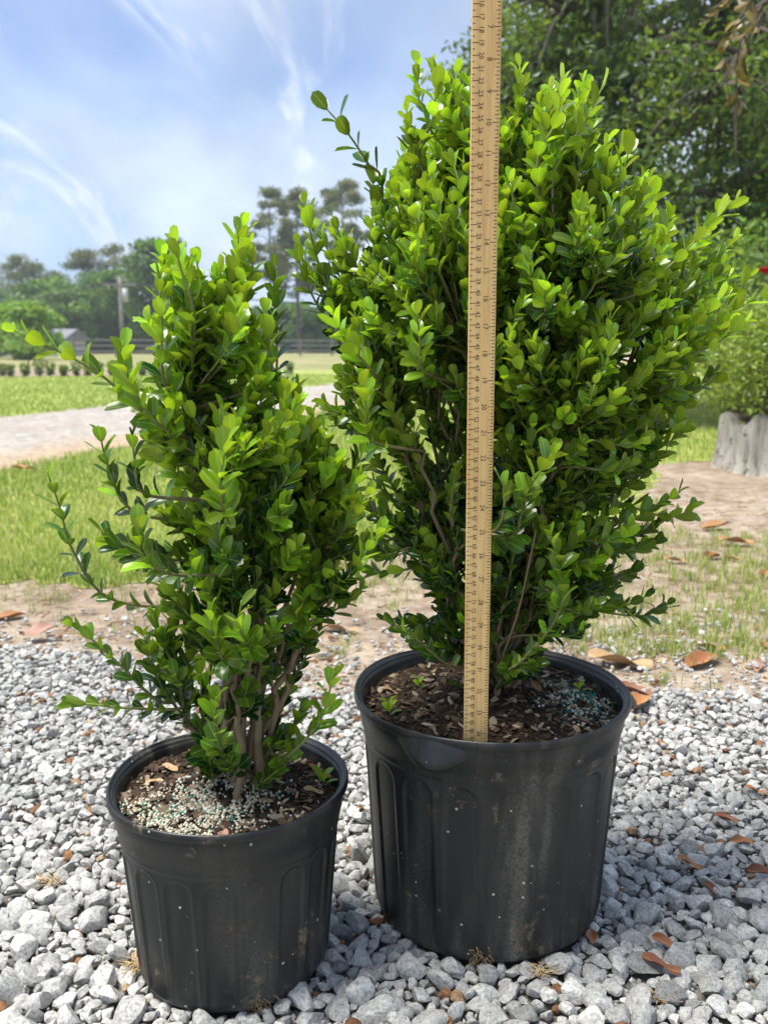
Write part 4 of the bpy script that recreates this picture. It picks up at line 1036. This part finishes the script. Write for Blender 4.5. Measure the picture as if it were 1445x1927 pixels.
for i, (x, y, L, a, t_, v_) in enumerate([(1365, 1553, 0.035, 60, 0.2, 0), (1395, 1598, 0.032, 80, 0.55, 1), (1297, 1640, 0.034, 50, 0.5, 2), (1430, 1656, 0.036, 75, 0.05, 1), (1338, 1688, 0.03, 20, 0.1, 0),
        (1112, 1778, 0.030, 170, 0.4, 0), (1243, 1836, 0.042, 60, 0.1, 2), (1248, 1790, 0.03, 40, 0.25, 1), (1420, 1500, 0.03, 60, 0.4, 2)]):
    fallen(x, y, L, a, t_, v_, 'small dry brown leaf caught between the gravel stones', 0.009, group='small leaves among the gravel')
# dry root tufts in the gravel
def straw_tuft(px, py, n, spread, seed, label):
    rr = np.random.default_rng(seed); c0 = gp(px, py, 0.006); mb = MB()
    for _ in range(n):
        a = rr.uniform(0, 6.28); L = rr.uniform(0.2, 1.0) * spread
        d = np.array([math.cos(a), math.sin(a) * 0.7, 0]); s_ = np.array([-d[1], d[0], 0])
        st = c0 + rr.normal(0, 0.12, 3) * spread * [1, 1, 0]
        mb.tube(np.array([st, st + d * L * 0.4 + [0, 0, rr.uniform(0.001, 0.007)], st + d * L + s_ * rr.normal(0, 0.3) * L + [0, 0, rr.uniform(0.002, 0.008)]]), [0.0006, 0.0005, 0.0003], 4, rr.uniform(0.3, 1), False)
    return tag(obj('dry_root_tuft', mb.mesh('dry_root_tuft', M['straw'])), label, 'roots')
straw_tuft(262, 1822, 70, 0.030, 3, 'tuft of blond dry roots on gravel beside the small pot')
straw_tuft(1020, 1832, 26, 0.026, 4, 'thin dry grass roots under the foot of the large pot')
straw_tuft(98, 1660, 26, 0.03, 5, 'wisp of dry grass between gravel stones')
straw_tuft(1245, 1880, 30, 0.03, 6, 'dark wisp of dry roots in a gap between gravel stones')

# ------------------------------------------------------------------ trees, shrubs and the far side of the road
def cloud_leaves(name, C, size, mat, age, seed, parent, aspect=0.5, droop=0.0, horiz=0.0):
    """many small folded leaf faces at the points C"""
    rr = np.random.default_rng(seed); n = len(C)
    ax = rr.normal(size=(n, 3)); ax[:, 2] = ax[:, 2] * (1 - horiz) - droop; ax /= np.linalg.norm(ax, axis=1)[:, None]
    nn = rr.normal(size=(n, 3)); nn[:, 2] = np.abs(nn[:, 2]) + 0.3; nn -= ax * (nn * ax).sum(1)[:, None]; nn /= np.linalg.norm(nn, axis=1)[:, None]
    sd = np.cross(ax, nn); s = (size * rr.uniform(0.6, 1.35, n))[:, None]
    V = np.stack([C, C + s * (0.5 * ax + aspect * 0.5 * sd + 0.08 * nn), C + s * ax, C + s * (0.5 * ax - aspect * 0.5 * sd + 0.08 * nn)], 1).reshape(-1, 3)
    b = np.arange(n)[:, None] * 4
    tn = np.repeat(rr.random(n), 4)
    return obj(name, mesh_from(name, V, [b + np.array([[0, 1, 2]]), b + np.array([[0, 2, 3]])], mat, False, {'age': np.repeat(np.clip(age, 0, 1), 4), 'tone': tn}), parent)

def tree(name, label, cat, base, H, crown, seed, mat, nclump, nleaf, lsize, clump_r, trunk_r, group=None, lean=0.0, style='round', agebias=0.35):
    """crown = (z0, z1, radius); clumps sit at the ends of limbs"""
    rr = np.random.default_rng(seed); root = thing(name, label, cat, tuple(base), group)
    z0, z1, R0 = crown; wood = MB()
    nseg = 9; zz = np.linspace(0, H * 0.97, nseg)
    tr = np.stack([lean * zz + np.cumsum(rr.normal(0, 0.012 * H / nseg, nseg)), np.cumsum(rr.normal(0, 0.012 * H / nseg, nseg)), zz], 1)
    wood.tube(tr, np.linspace(trunk_r, trunk_r * 0.18, nseg), 8)
    cl = []
    for _ in range(nclump):
        z = rr.uniform(z0, z1); f = (z - z0) / (z1 - z0)
        if style == 'pine': rad = R0 * float(np.interp(f, [0, 0.2, 0.5, 0.8, 1], [0.5, 1.0, 0.95, 0.62, 0.10]))
        else: rad = R0 * math.sqrt(max(0.03, 1 - (2 * f - 1) ** 2))
        a = rr.uniform(0, 6.28); d = rad * (rr.uniform(0.45, 1.0) if style == 'pine' else rr.random() ** 0.4)
        t0 = np.array([np.interp(z, zz, tr[:, i]) for i in range(3)])
        c = t0 + np.array([d * math.cos(a), d * math.sin(a), 0]); zb = max(0.1 * H, z - d * (0.25 if style == 'pine' else 0.6))
        s = np.array([np.interp(zb, zz, tr[:, i]) for i in range(3)])
        mid = (s + c) / 2 + np.array([0, 0, 0.1 * d]) + rr.normal(0, 0.05 * max(d, 0.1), 3)
        wood.tube(spline([s, mid, c], 5), np.linspace(trunk_r * 0.22, trunk_r * 0.05, 5), 5)
        cl.append((c, rr.uniform(0.65, 1.35) * clump_r))
    obj('trunk', wood.mesh('trunk', M['trunk']), root)
    P, ag = [], []
    for c, cr in cl:
        k = int(nleaf * rr.uniform(0.7, 1.3)); q = rr.normal(size=(k, 3)); q /= np.linalg.norm(q, axis=1)[:, None]
        q *= (rr.random(k) ** 0.45)[:, None] * cr; q[:, 2] *= 0.62 if style != 'pine' else 0.5
        P.append(c + q); ag.append(np.full(k, agebias + rr.normal(0, 0.22)) + q[:, 2] / cr * 0.3)
    cloud_leaves('crown', np.vstack(P), lsize, mat, np.concatenate(ag), seed + 1, root)
    return root

def far(px, Y): return np.array([(px - PW / 2) / FPX * Y * CP, Y, -0.01])
def zat(py, Y): return at(PW / 2, py, Y)[2]
# tall pines
def pine(px, ytop, ycrown, Y, rpx, seed, label, cr=0.70):
    H = zat(ytop, Y); zc_ = zat(ycrown, Y)
    tree('pine_tree', label, 'tree', far(px, Y), H, (zc_, H, rpx / FPX * Y), seed, M['pine'], 46, 190, 0.25, cr, 0.20, 'tall pines beyond the fence', style='pine', agebias=0.45)
pine(512, 352, 520, 82, 52, 201, 'tall thin pine with an open crown and clear bare trunk')
pine(562, 352, 560, 86, 44, 202, 'slim pine standing close between two taller pines')
pine(645, 338, 470, 84, 62, 203, 'pine with a broad rounded crown next to the large boxwood')
pine(50, 480, 620, 95, 58, 204, 'pine with a domed crown rising over the pale green tree', 1.15)
pine(165, 474, 630, 92, 58, 205, 'pine with a pointed grey green crown in the treeline', 1.15)
pine(225, 460, 620, 92, 60, 206, 'pine beside the utility pole, overtopping it', 1.15)
pine(108, 512, 630, 98, 52, 207, 'lower pine filling the dip in the treeline', 1.1)
# broadleaf trees of the treeline
def broad(px, ytop, ybot, Y, rpx, seed, label, mat='broad', ag=0.3, n=70, dens=78, ls=0.42):
    H = zat(ytop, Y); z0 = max(0.3, zat(ybot, Y)); R0 = rpx / FPX * Y
    tree('broadleaf_tree', label, 'tree', far(px, Y), H * 0.92, (z0, H, R0), seed, M[mat], n, dens, ls, R0 * 0.30, 0.22, 'broadleaf trees along the treeline', agebias=ag)
broad(300, 440, 640, 78, 62, 211, 'big dull green tree with a rounded top in the treeline', ag=0.12, n=90)
broad(140, 545, 655, 80, 62, 212, 'mid green bushy tree under the pines', ag=0.25)
broad(50, 572, 668, 46, 62, 213, 'pale fresh green tree at the end of the fence', ag=0.95, n=80, ls=0.30)
broad(-15, 560, 668, 52, 50, 214, 'yellowish green tree beside the pale fresh green tree', ag=0.8, ls=0.3)
broad(215, 560, 660, 84, 60, 215, 'leafy tree directly behind the utility pole', ag=0.35)
broad(390, 560, 660, 88, 70, 216, 'green tree hidden behind the small boxwood', ag=0.3)
broad(470, 580, 662, 90, 50, 217, 'low green tree under the open crowned pine', ag=0.45)
broad(548, 570, 662, 92, 46, 218, 'small dark tree between the pine trunks', ag=0.1)
broad(605, 580, 662, 95, 54, 219, 'light green tree seen through the gap between the shrubs', ag=0.7)
broad(690, 570, 662, 96, 60, 220, 'green tree behind the top of the large boxwood', ag=0.4)
broad(95, 520, 660, 84, 66, 224, 'tall dull green tree in the treeline by the domed pine', ag=0.2, n=90)
broad(190, 510, 660, 88, 70, 225, 'tall greyish tree rising behind the utility pole', ag=0.15, n=100)
broad(255, 500, 655, 82, 62, 226, 'broad dark green tree between the pole and the small boxwood', ag=0.1, n=90)
broad(-40, 520, 660, 84, 66, 227, 'dull green tree at the open end of the treeline', ag=0.3, n=80)
for i_, (px_, yt_, nm_) in enumerate(((-125, 500, 'tall rounded tree'), (-210, 540, 'low spreading tree'), (-290, 490, 'tall dull green tree'), (-380, 530, 'mid height leafy tree'), (-470, 505, 'broad crowned tree'))):
    broad(px_, yt_, 660, 86 + 2 * i_, 68, 240 + i_, nm_ + ' where the treeline runs on past the field corner', ag=0.2, n=46)
broad(1215, 590, 664, 70, 60, 222, 'dark rounded tree far behind under the oak canopy', ag=0.1)
broad(1320, 560, 664, 60, 70, 223, 'dense dark tree behind the round shrub', ag=0.05)
# low scrub behind the fence closes the gaps between the trunks
rr = np.random.default_rng(77)
for i in range(16):
    px = -30 + i * 52; Y = rr.uniform(88, 100); H = rr.uniform(3.0, 5.5); R0 = rr.uniform(1.9, 2.8)
    tree('scrub_bush', 'low bushy scrub growing under the treeline behind the fence', 'bush', far(px, Y), H * 0.8, (0.5, H, R0), 300 + i, M['broad'], 26, 110, 0.5, R0 * 0.4, 0.08, 'scrub behind the fence', agebias=rr.uniform(0.0, 0.5))

# rail fence
def fence(x0, x1, Y0, Y1, n, label):
    a, b = np.array([x0, Y0, 0.0]), np.array([x1, Y1, 0.0]); root = thing('rail_fence', label, 'fence', tuple(a))
    d = (b - a) / n
    mp_ = MB(); mp_.box(-0.07, 0.07, -0.07, 0.07, -0.05, 1.15); post = mp_.mesh('post', M['fence'], False)
    L = np.linalg.norm(d); mr = MB(); mr.box(0, L - 0.004, -0.1, -0.075, -0.065, 0.065); rail = mr.mesh('rail', M['fence'], False); an = math.atan2(d[1], d[0])
    for i in range(n + 1):
        o = obj('post', post, root); o.location = d * i
        if i < n:
            for z in (0.35, 0.68, 1.0):
                q_ = obj('rail', rail, root); q_.location = d * i + np.array([0, 0, z]); q_.rotation_euler = (0, 0, an)
fence(-24, -1.5, 50, 66, 11, 'weathered grey three-rail fence across the far field')
# utility pole and wires
Y = 58; c0 = far(232, Y); Hh = zat(520, Y)
up = thing('utility_pole', 'grey wooden utility pole with a crossarm before the treeline', 'pole', tuple(c0))
mb = MB(); mb.tube([(0, 0, -0.2), (0, 0, Hh * 0.5), (0, 0, Hh)], [0.15, 0.13, 0.10], 10); obj('pole', mb.mesh('pole', M['fence']), up)
mb = MB(); mb.box(-1.0, 1.0, -0.16, -0.09, Hh - 0.55, Hh - 0.42); obj('crossarm', mb.mesh('crossarm', M['fence'], False), up)
mb = MB(); mb.tube([(0.28, -0.02, Hh - 1.5), (0.28, -0.02, Hh - 0.7)], 0.17, 12); obj('transformer', mb.mesh('transformer', M['siding']), up)
for sx, ex, ez in ((-0.9, -22, 0.0), (0.9, 26, 0.4)):
    mb = MB(); tt = np.linspace(0, 1, 14)[:, None]; A = np.array([sx, -0.12, Hh - 0.42]); B = np.array([ex, 3.0, Hh - 0.4 + ez])
    P = A + (B - A) * tt; P[:, 2] -= 1.3 * (4 * tt * (1 - tt))[:, 0]; mb.tube(P, 0.035, 4); obj('wire', mb.mesh('wire', M['wire']), up)
# little house and shed behind the fence
def house(px, Y, w, d, h, label, roofh):
    c0 = far(px, Y); root = thing('house', label, 'house', (c0[0], c0[1], 0)); mb = MB(); mb.box(-w / 2, w / 2, 0, d, -0.1, h); obj('wall', mb.mesh('wall', M['siding'], False), root)
    V = [(-w / 2 - .3, -.3, h), (w / 2 + .3, -.3, h), (w / 2 + .3, d + .3, h), (-w / 2 - .3, d + .3, h), (-w / 2 - .3, d / 2, h + roofh), (w / 2 + .3, d / 2, h + roofh)]
    mm = bpy.data.meshes.new('roof'); mm.from_pydata(V, [], [(0, 1, 5, 4), (2, 3, 4, 5), (0, 4, 3), (1, 2, 5), (3, 2, 1, 0)]); mm.materials.append(M['roofing']); obj('roof', mm, root)
    for wx in (-0.28, 0.1, 0.34):
        mb = MB(); mb.box(wx * w - 0.4, wx * w + 0.4, -0.04, -0.005, h * 0.38, h * 0.8); obj('window', mb.mesh('window', M['darkglass'], False), root)
house(45, 62, 5, 5, 1.1, 'pale low house behind the fresh green tree', 0.7)
house(625, 110, 10, 6, 2.0, 'long pale building glimpsed between the two shrubs', 0.7)

# clipped small shrubs in a row at the lawn edge
r = np.random.default_rng(91)
xs = [-22, 1, 16, 45, 71, 92, 117, 142, 163, 184, 208, 240, 266, 292, 330, 360, 395, 440, 500, 545]
for i, px in enumerate(xs):
    Y = 21.6 + r.uniform(-0.25, 0.25) + max(0, px - 160) * 0.004; c0 = far(px, Y); w = r.uniform(0.105, 0.135); h = r.uniform(0.24, 0.33)
    t = thing('clipped_shrub', 'small clipped cone of box in the row edging the far lawn', 'shrub', tuple(c0), 'row of small clipped shrubs')
    k = 420; z = r.random(k); a = r.uniform(0, 6.28, k); rad = w * (0.55 + 0.5 * z) * np.where(z > 0.85, 0.75, 1) * r.random(k) ** 0.25
    P = np.stack([rad * np.cos(a), rad * np.sin(a), 0.03 + z * h], 1)
    cloud_leaves('crown', P, 0.05, M['hedge'], 0.08 + 0.35 * z, 600 + i, t)
    mb = MB(); mb.tube([(0, 0, -0.02), (0, 0, h * 0.6)], [0.02, 0.012], 5); obj('trunk', mb.mesh('trunk', M['trunk']), t)
# sapling in front of the fresh green tree
c0 = far(52, 23.5); t = thing('sapling', 'thin young sapling standing behind the row of clipped shrubs', 'tree', tuple(c0))
mb = MB(); mb.tube([(0, 0, 0), (0.01, 0, 0.35), (0, 0.02, 0.75)], [0.02, 0.015, 0.008], 6); obj('trunk', mb.mesh('trunk', M['trunk']), t)
P = r.normal(0, 1, (420, 3)) * [0.34, 0.3, 0.10] + [0, 0, 0.72]; P = P[P[:, 2] > 0.4]
cloud_leaves('crown', P, 0.09, M['broad'], 0.55 + 0 * P[:, 0], 650, t)

# the big oak behind on the right: trunk, limbs and a wide crown
rr = np.random.default_rng(401)
oak = thing('oak_tree', 'spreading dark oak with dense low canopy behind the large boxwood', 'tree', (4.6, 11.5, -0.01))
ob = np.array([4.6, 11.5, 0.0]); wood = MB(); clumps = []
wood.tube(spline([(0, 0, -0.1), (-0.05, 0, 1.0), (0.05, 0.05, 2.0), (0.0, 0, 3.0)], 8), np.linspace(0.34, 0.22, 8), 12)
def limb(P, r0, nsub, sub_len, cl_r):
    C = spline(P, 14); wood.tube(C, np.linspace(r0, r0 * 0.16, 14), 8)
    for i in range(nsub):
        k = rr.integers(4, 14); s = C[k]; d = unit(unit(C[k] - C[k - 1]) + rr.normal(0, 0.75, 3) + np.array([0, 0, -0.12])); L = sub_len * rr.uniform(0.5, 1.3)
        e = s + d * L + np.array([0, 0, -0.18 * L]); Q = spline([s, s + d * L * 0.5 + [0, 0, 0.05], e], 6); wood.tube(Q, np.linspace(r0 * 0.26, 0.006, 6), 5)
        for f in (3, 5): clumps.append((Q[f] + rr.normal(0, 0.08, 3), cl_r * rr.uniform(0.7, 1.3)))
L0 = lambda px, py, Y: at(px, py, Y) - ob
tp = np.array([0, 0, 2.6]); t2 = np.array([0.0, 0, 3.0])
limb([tp, L0(1400, 60, 11), L0(1230, 90, 10.2), L0(1080, 110, 9.8), L0(960, 140, 9.6)], 0.16, 34, 0.70, 0.28)
limb([t2, L0(1330, -60, 10.5), L0(1180, -20, 9.6), L0(1060, 20, 9.2)], 0.14, 28, 0.75, 0.30)
limb([t2, L0(1280, -160, 11), L0(1120, -120, 10.5), L0(1010, -80, 10.2)], 0.14, 26, 0.9, 0.36)
limb([tp, L0(1440, 160, 10.5), L0(1320, 220, 9.4), L0(1190, 260, 9.0), L0(1090, 270, 8.9)], 0.13, 34, 0.75, 0.34)
limb([tp, L0(1500, 200, 10.5), L0(1420, 310, 9.2), L0(1330, 380, 8.6), L0(1260, 420, 8.4)], 0.11, 34, 0.65, 0.32)
limb([tp, L0(1560, 260, 10.8), L0(1500, 340, 9.6), L0(1440, 400, 9.0)], 0.11, 26, 0.7, 0.34)
limb([t2, L0(1500, -80, 10.5), L0(1440, 20, 9.0), L0(1380, 120, 8.6), L0(1340, 180, 8.5)], 0.12, 34, 0.8, 0.36)
limb([t2, L0(1600, 0, 11), L0(1560, 120, 10), L0(1500, 200, 9.6)], 0.12, 24, 0.8, 0.4)
limb([tp, L0(1450, 250, 12.5), L0(1300, 330, 12.5), L0(1180, 380, 12.5), L0(1090, 400, 12.8)], 0.11, 34, 0.9, 0.42)
limb([t2, L0(1400, 100, 13.5), L0(1230, 160, 13.8), L0(1080, 200, 14)], 0.12, 32, 1.0, 0.45)
limb([t2, L0(1500, 60, 13.5), L0(1600, 40, 14), L0(1750, 60, 14)], 0.12, 20, 1.0, 0.5)
limb([tp, L0(1620, 200, 11), L0(1750, 260, 10), L0(1860, 330, 9.6)], 0.12, 22, 1.0, 0.45)
limb([t2, L0(1450, -300, 11.5), L0(1350, -420, 11.5), L0(1250, -480, 11.5)], 0.12, 22, 1.1, 0.5)
limb([tp, L0(1380, 120, 11.5), L0(1230, 150, 10.6), L0(1110, 190, 10.2), L0(1030, 230, 10.0)], 0.12, 34, 0.7, 0.30)
limb([t2, L0(1330, 20, 12), L0(1200, 40, 11.5), L0(1100, 50, 11.2), L0(1030, 70, 11)], 0.12, 30, 0.8, 0.30)
limb([t2, L0(1250, 60, 10.5), L0(1080, 100, 10), L0(960, 130, 9.8), L0(885, 160, 9.7)], 0.08, 9, 0.55, 0.26)
limb([tp, L0(1480, 330, 12), L0(1400, 430, 11), L0(1330, 480, 10.4)], 0.10, 26, 0.7, 0.36)
obj('trunk', wood.mesh('trunk', M['trunk']), oak)
P, ag = [], []
for c_, cr in clumps:
    k = int(56 * rr.uniform(0.6, 1.4)); q_ = rr.normal(size=(k, 3)); q_ /= np.linalg.norm(q_, axis=1)[:, None]; q_ *= (rr.random(k) ** 0.5)[:, None] * cr; q_[:, 2] *= 0.6
    P.append(c_ + q_); a0 = rr.choice([0.03, 0.18, 0.6], p=[0.42, 0.36, 0.22]); ag.append(np.full(k, a0) + 0.25 * q_[:, 2] / cr)
P = np.vstack(P); print('OAK', len(P))
cloud_leaves('crown', P, 0.085, M['oak'], np.concatenate(ag), 402, oak, aspect=0.5, droop=0.25)

# pale shrub and rose bush under the oak
def bush(name, label, cat, c0, rx, ry, h, n, ls, mat, age, seed, z0=0.05, group=None):
    t = thing(name, label, cat, tuple(c0), group); rr = np.random.default_rng(seed); wood = MB()
    P, ag = [], []
    for _ in range(n):
        a = rr.uniform(0, 6.28); u = rr.uniform(-0.55, 1); s = math.sqrt(1 - u * u); f = rr.random() ** 0.25
        c = np.array([rx * s * math.cos(a) * f, ry * s * math.sin(a) * f, z0 + (h - z0) * (0.5 + 0.5 * u * f)])
        wood.tube(spline([(rr.normal(0, 0.03), rr.normal(0, 0.03), 0), c * [0.4, 0.4, 0.6], c], 5), np.linspace(0.012, 0.003, 5), 4)
        k = 60; q_ = rr.normal(size=(k, 3)) * 0.075 * (rx + h) / 1.2
        P.append(c + q_ * [1, 1, 0.7]); ag.append(np.clip(age + rr.normal(0, 0.18) + q_[:, 2] * 2.5, 0, 1))
    P = np.vstack(P); ag = np.concatenate(ag); ok = P[:, 2] > 0.01; P, ag = P[ok], ag[ok]
    obj('branches', wood.mesh('branches', M['twig']), t)
    cloud_leaves('crown', P, ls, M[mat], ag, seed + 1, t)
    return t
bush('pale_shrub', 'grey green shrub with pale leaves under the oak', 'shrub', at(1385, 640, 8.2) * [1, 1, 0], 0.75, 0.6, zat(440, 8.2), 130, 0.06, 'broad', 0.75, 420)
rose = bush('rose_bush', 'dark green rose bush carrying one red bloom beyond the stump planter', 'rose bush', at(1475, 640, 6.4) * [1, 1, 0], 0.42, 0.4, zat(470, 6.4), 90, 0.06, 'oak', 0.1, 430)
fc = at(1437, 516, 5.95) - np.array(rose.location); mb = MB(); rr = np.random.default_rng(5)
for ring, (n_, rad, tilt) in enumerate(((7, 0.046, 0.35), (6, 0.034, 0.8), (5, 0.020, 1.2))):
    for k in range(n_):
        a = k * 2 * math.pi / n_ + ring * 0.4; d = np.array([math.cos(a), math.sin(a) , 0]); s_ = np.array([-d[1], d[0], 0]); up_ = np.array([0, 0, 1.0])
        o_ = d * math.cos(tilt) + up_ * math.sin(tilt); V = []
        for v in (0, 0.5, 1.0):
            w2 = rad * 0.75 * (0.35, 1.0, 0.75)[int(v * 2)]
            for u in (-1, 0, 1): V.append(fc + o_ * rad * v + s_ * u * w2 * 0.8 + up_ * 0.012 * abs(u) + up_ * 0.01 * v)
        mb.add(V, None, [(0, 1, 4, 3), (1, 2, 5, 4), (3, 4, 7, 6), (4, 5, 8, 7)])
obj('flower', mb.mesh('flower', M['petal']), rose)
mb = MB(); mb.tube(spline([(0.05, 0, 0.2), fc * [0.8, 0.8, 0.7], fc], 6), np.linspace(0.008, 0.004, 6), 5); obj('flower_stem', mb.mesh('flower_stem', M['twig']), rose)

# hollow stump used as a planter, with a round shrub
sc = np.array([2.38, 5.35, -0.012])
stump = thing('stump_planter', 'weathered grey hollow tree stump holding a round shrub', 'planter', tuple(sc))
rr = np.random.default_rng(8); nth = 96; th = np.arange(nth) * 2 * math.pi / nth
wob = 0.022 * np.sin(5 * th + 1) + 0.012 * np.sin(11 * th) - 0.03 * (np.sin(8 * th + 2.2) > 0.96) + 0.006 * np.sin(23 * th + 2) + rr.normal(0, 0.004, nth)
V = []; prof = [(0.455, 0.0), (0.44, 0.05), (0.43, 0.12), (0.425, 0.20), (0.42, 0.27), (0.40, 0.29), (0.36, 0.285), (0.35, 0.18)]
for (rad, z) in prof:
    for j in range(nth): V.append(((rad + wob[j]) * math.cos(th[j]), (rad + wob[j]) * math.sin(th[j]), z + (0.03 * math.sin(7 * th[j]) + 0.02 * math.sin(17 * th[j]) if z > 0.25 else 0)))
i, j = np.meshgrid(np.arange(len(prof) - 1), np.arange(nth), indexing='ij'); j2 = (j + 1) % nth
q = np.stack([i * nth + j, i * nth + j2, (i + 1) * nth + j2, (i + 1) * nth + j], -1).reshape(-1, 4)
obj('shell', mesh_from('shell', V, q, M['stump']), stump)
mb = MB(); mb.tube([(0, 0, 0.15), (0, 0, 0.23)], [0.37, 0.36], 40); obj('soil', mb.mesh('soil', M['soil']), stump)
bush('round_shrub', 'round yellow green shrub growing in the grey stump planter', 'shrub', sc + [0, 0, 0.22], 0.52, 0.50, 0.78, 330, 0.032, 'hedge', 0.85, 440, z0=-0.06)

# magnolia limb with bronze backed leaves reaching in from the right
mag = thing('magnolia_tree', 'magnolia limb with bronze backed leaves hanging over from the side', 'tree', (2.55, 3.2, -0.012))
mo = np.array([2.55, 3.2, -0.012]); wood = MB()
wood.tube(spline([(0, 0, -0.1), (0.03, 0, 1.0), (0, 0.03, 2.0), (0.05, 0, 3.0)], 8), np.linspace(0.11, 0.06, 8), 10)
K = lambda px, py, Y: at(px, py, Y) - mo
mains = [spline([(0.02, 0.02, 1.9), K(1600, -40, 3.3), K(1470, -10, 3.2), K(1400, 30, 3.15)], 12), spline([(0.02, 0.02, 1.9), K(1560, -90, 3.2), K(1450, -70, 3.1), K(1400, -60, 3.1)], 12)]
for C in mains: wood.tube(C, np.linspace(0.022, 0.006, 12), 7)
subs = [spline([mains[0][9], K(1400, 60, 3.1), K(1385, 120, 3.1), K(1388, 200, 3.1)], 8), spline([mains[0][10], K(1375, 60, 3.1), K(1362, 100, 3.1), K(1372, 190, 3.08)], 8), spline([mains[0][7], K(1430, 30, 3.1), K(1400, 110, 3.1), K(1412, 160, 3.1)], 8),
        spline([mains[1][8], K(1420, -20, 3.0), K(1400, 20, 3.0), K(1380, 45, 3.0)], 8), spline([mains[0][6], K(1460, 40, 3.1), K(1470, 100, 3.1)], 8), spline([mains[1][9], K(1400, -30, 3.1), K(1350, 10, 3.1), K(1330, 40, 3.1)], 8)]
rr = np.random.default_rng(19); lv = leaf_shape(1, 0.40, fold=0.3, curl=0.25, rows=7, tip=0.5)
mcache = {}
for C in subs: wood.tube(C, np.linspace(0.005, 0.002, 8), 5)
obj('trunk', wood.mesh('trunk', M['trunk']), mag)
for C in subs:
    for k in range(11):
        f = rr.uniform(0.2, 1) * 7; i = min(6, int(f)); p = C[i] + (C[i + 1] - C[i]) * (f - i); d = unit(C[i + 1] - C[i])
        ax = unit(d * 0.7 + rr.normal(0, 0.6, 3) + np.array([0, 0, -0.35])); nn = rr.normal(size=3); nn = unit(nn - ax * (nn @ ax)); sd = np.cross(ax, nn); s = rr.uniform(0.04, 0.07)
        ka = int(rr.integers(0, 6))
        if ka not in mcache: mcache[ka] = mesh_from('leaf', lv[0], lv[1], M['magnolia'], True, {'age': np.full(len(lv[0]), (0.0, 0.15, 0.5, 0.8, 0.9, 1.0)[ka]), 'tone': np.full(len(lv[0]), rr.random())}, lv[2])
        o = obj('leaf', mcache[ka], mag); o.matrix_local = Matrix(((sd[0] * s, ax[0] * s, nn[0] * s, p[0]), (sd[1] * s, ax[1] * s, nn[1] * s, p[1]), (sd[2] * s, ax[2] * s, nn[2] * s, p[2]), (0, 0, 0, 1)))

# ------------------------------------------------------------------ hazy summer air
mb = MB(); mb.box(-260, 260, -40, 190, -1.0, 30.0)
m = NT('haze_air'); v = m.n('ShaderNodeVolumePrincipled', {'Color': (0.86, 0.91, 0.97, 1), 'Density': 0.0011, 'Anisotropy': 0.2})
m.t.links.new(v.outputs[0], m.out.inputs['Volume'])
obj('haze', mb.mesh('haze', m.m, False), kind='stuff')
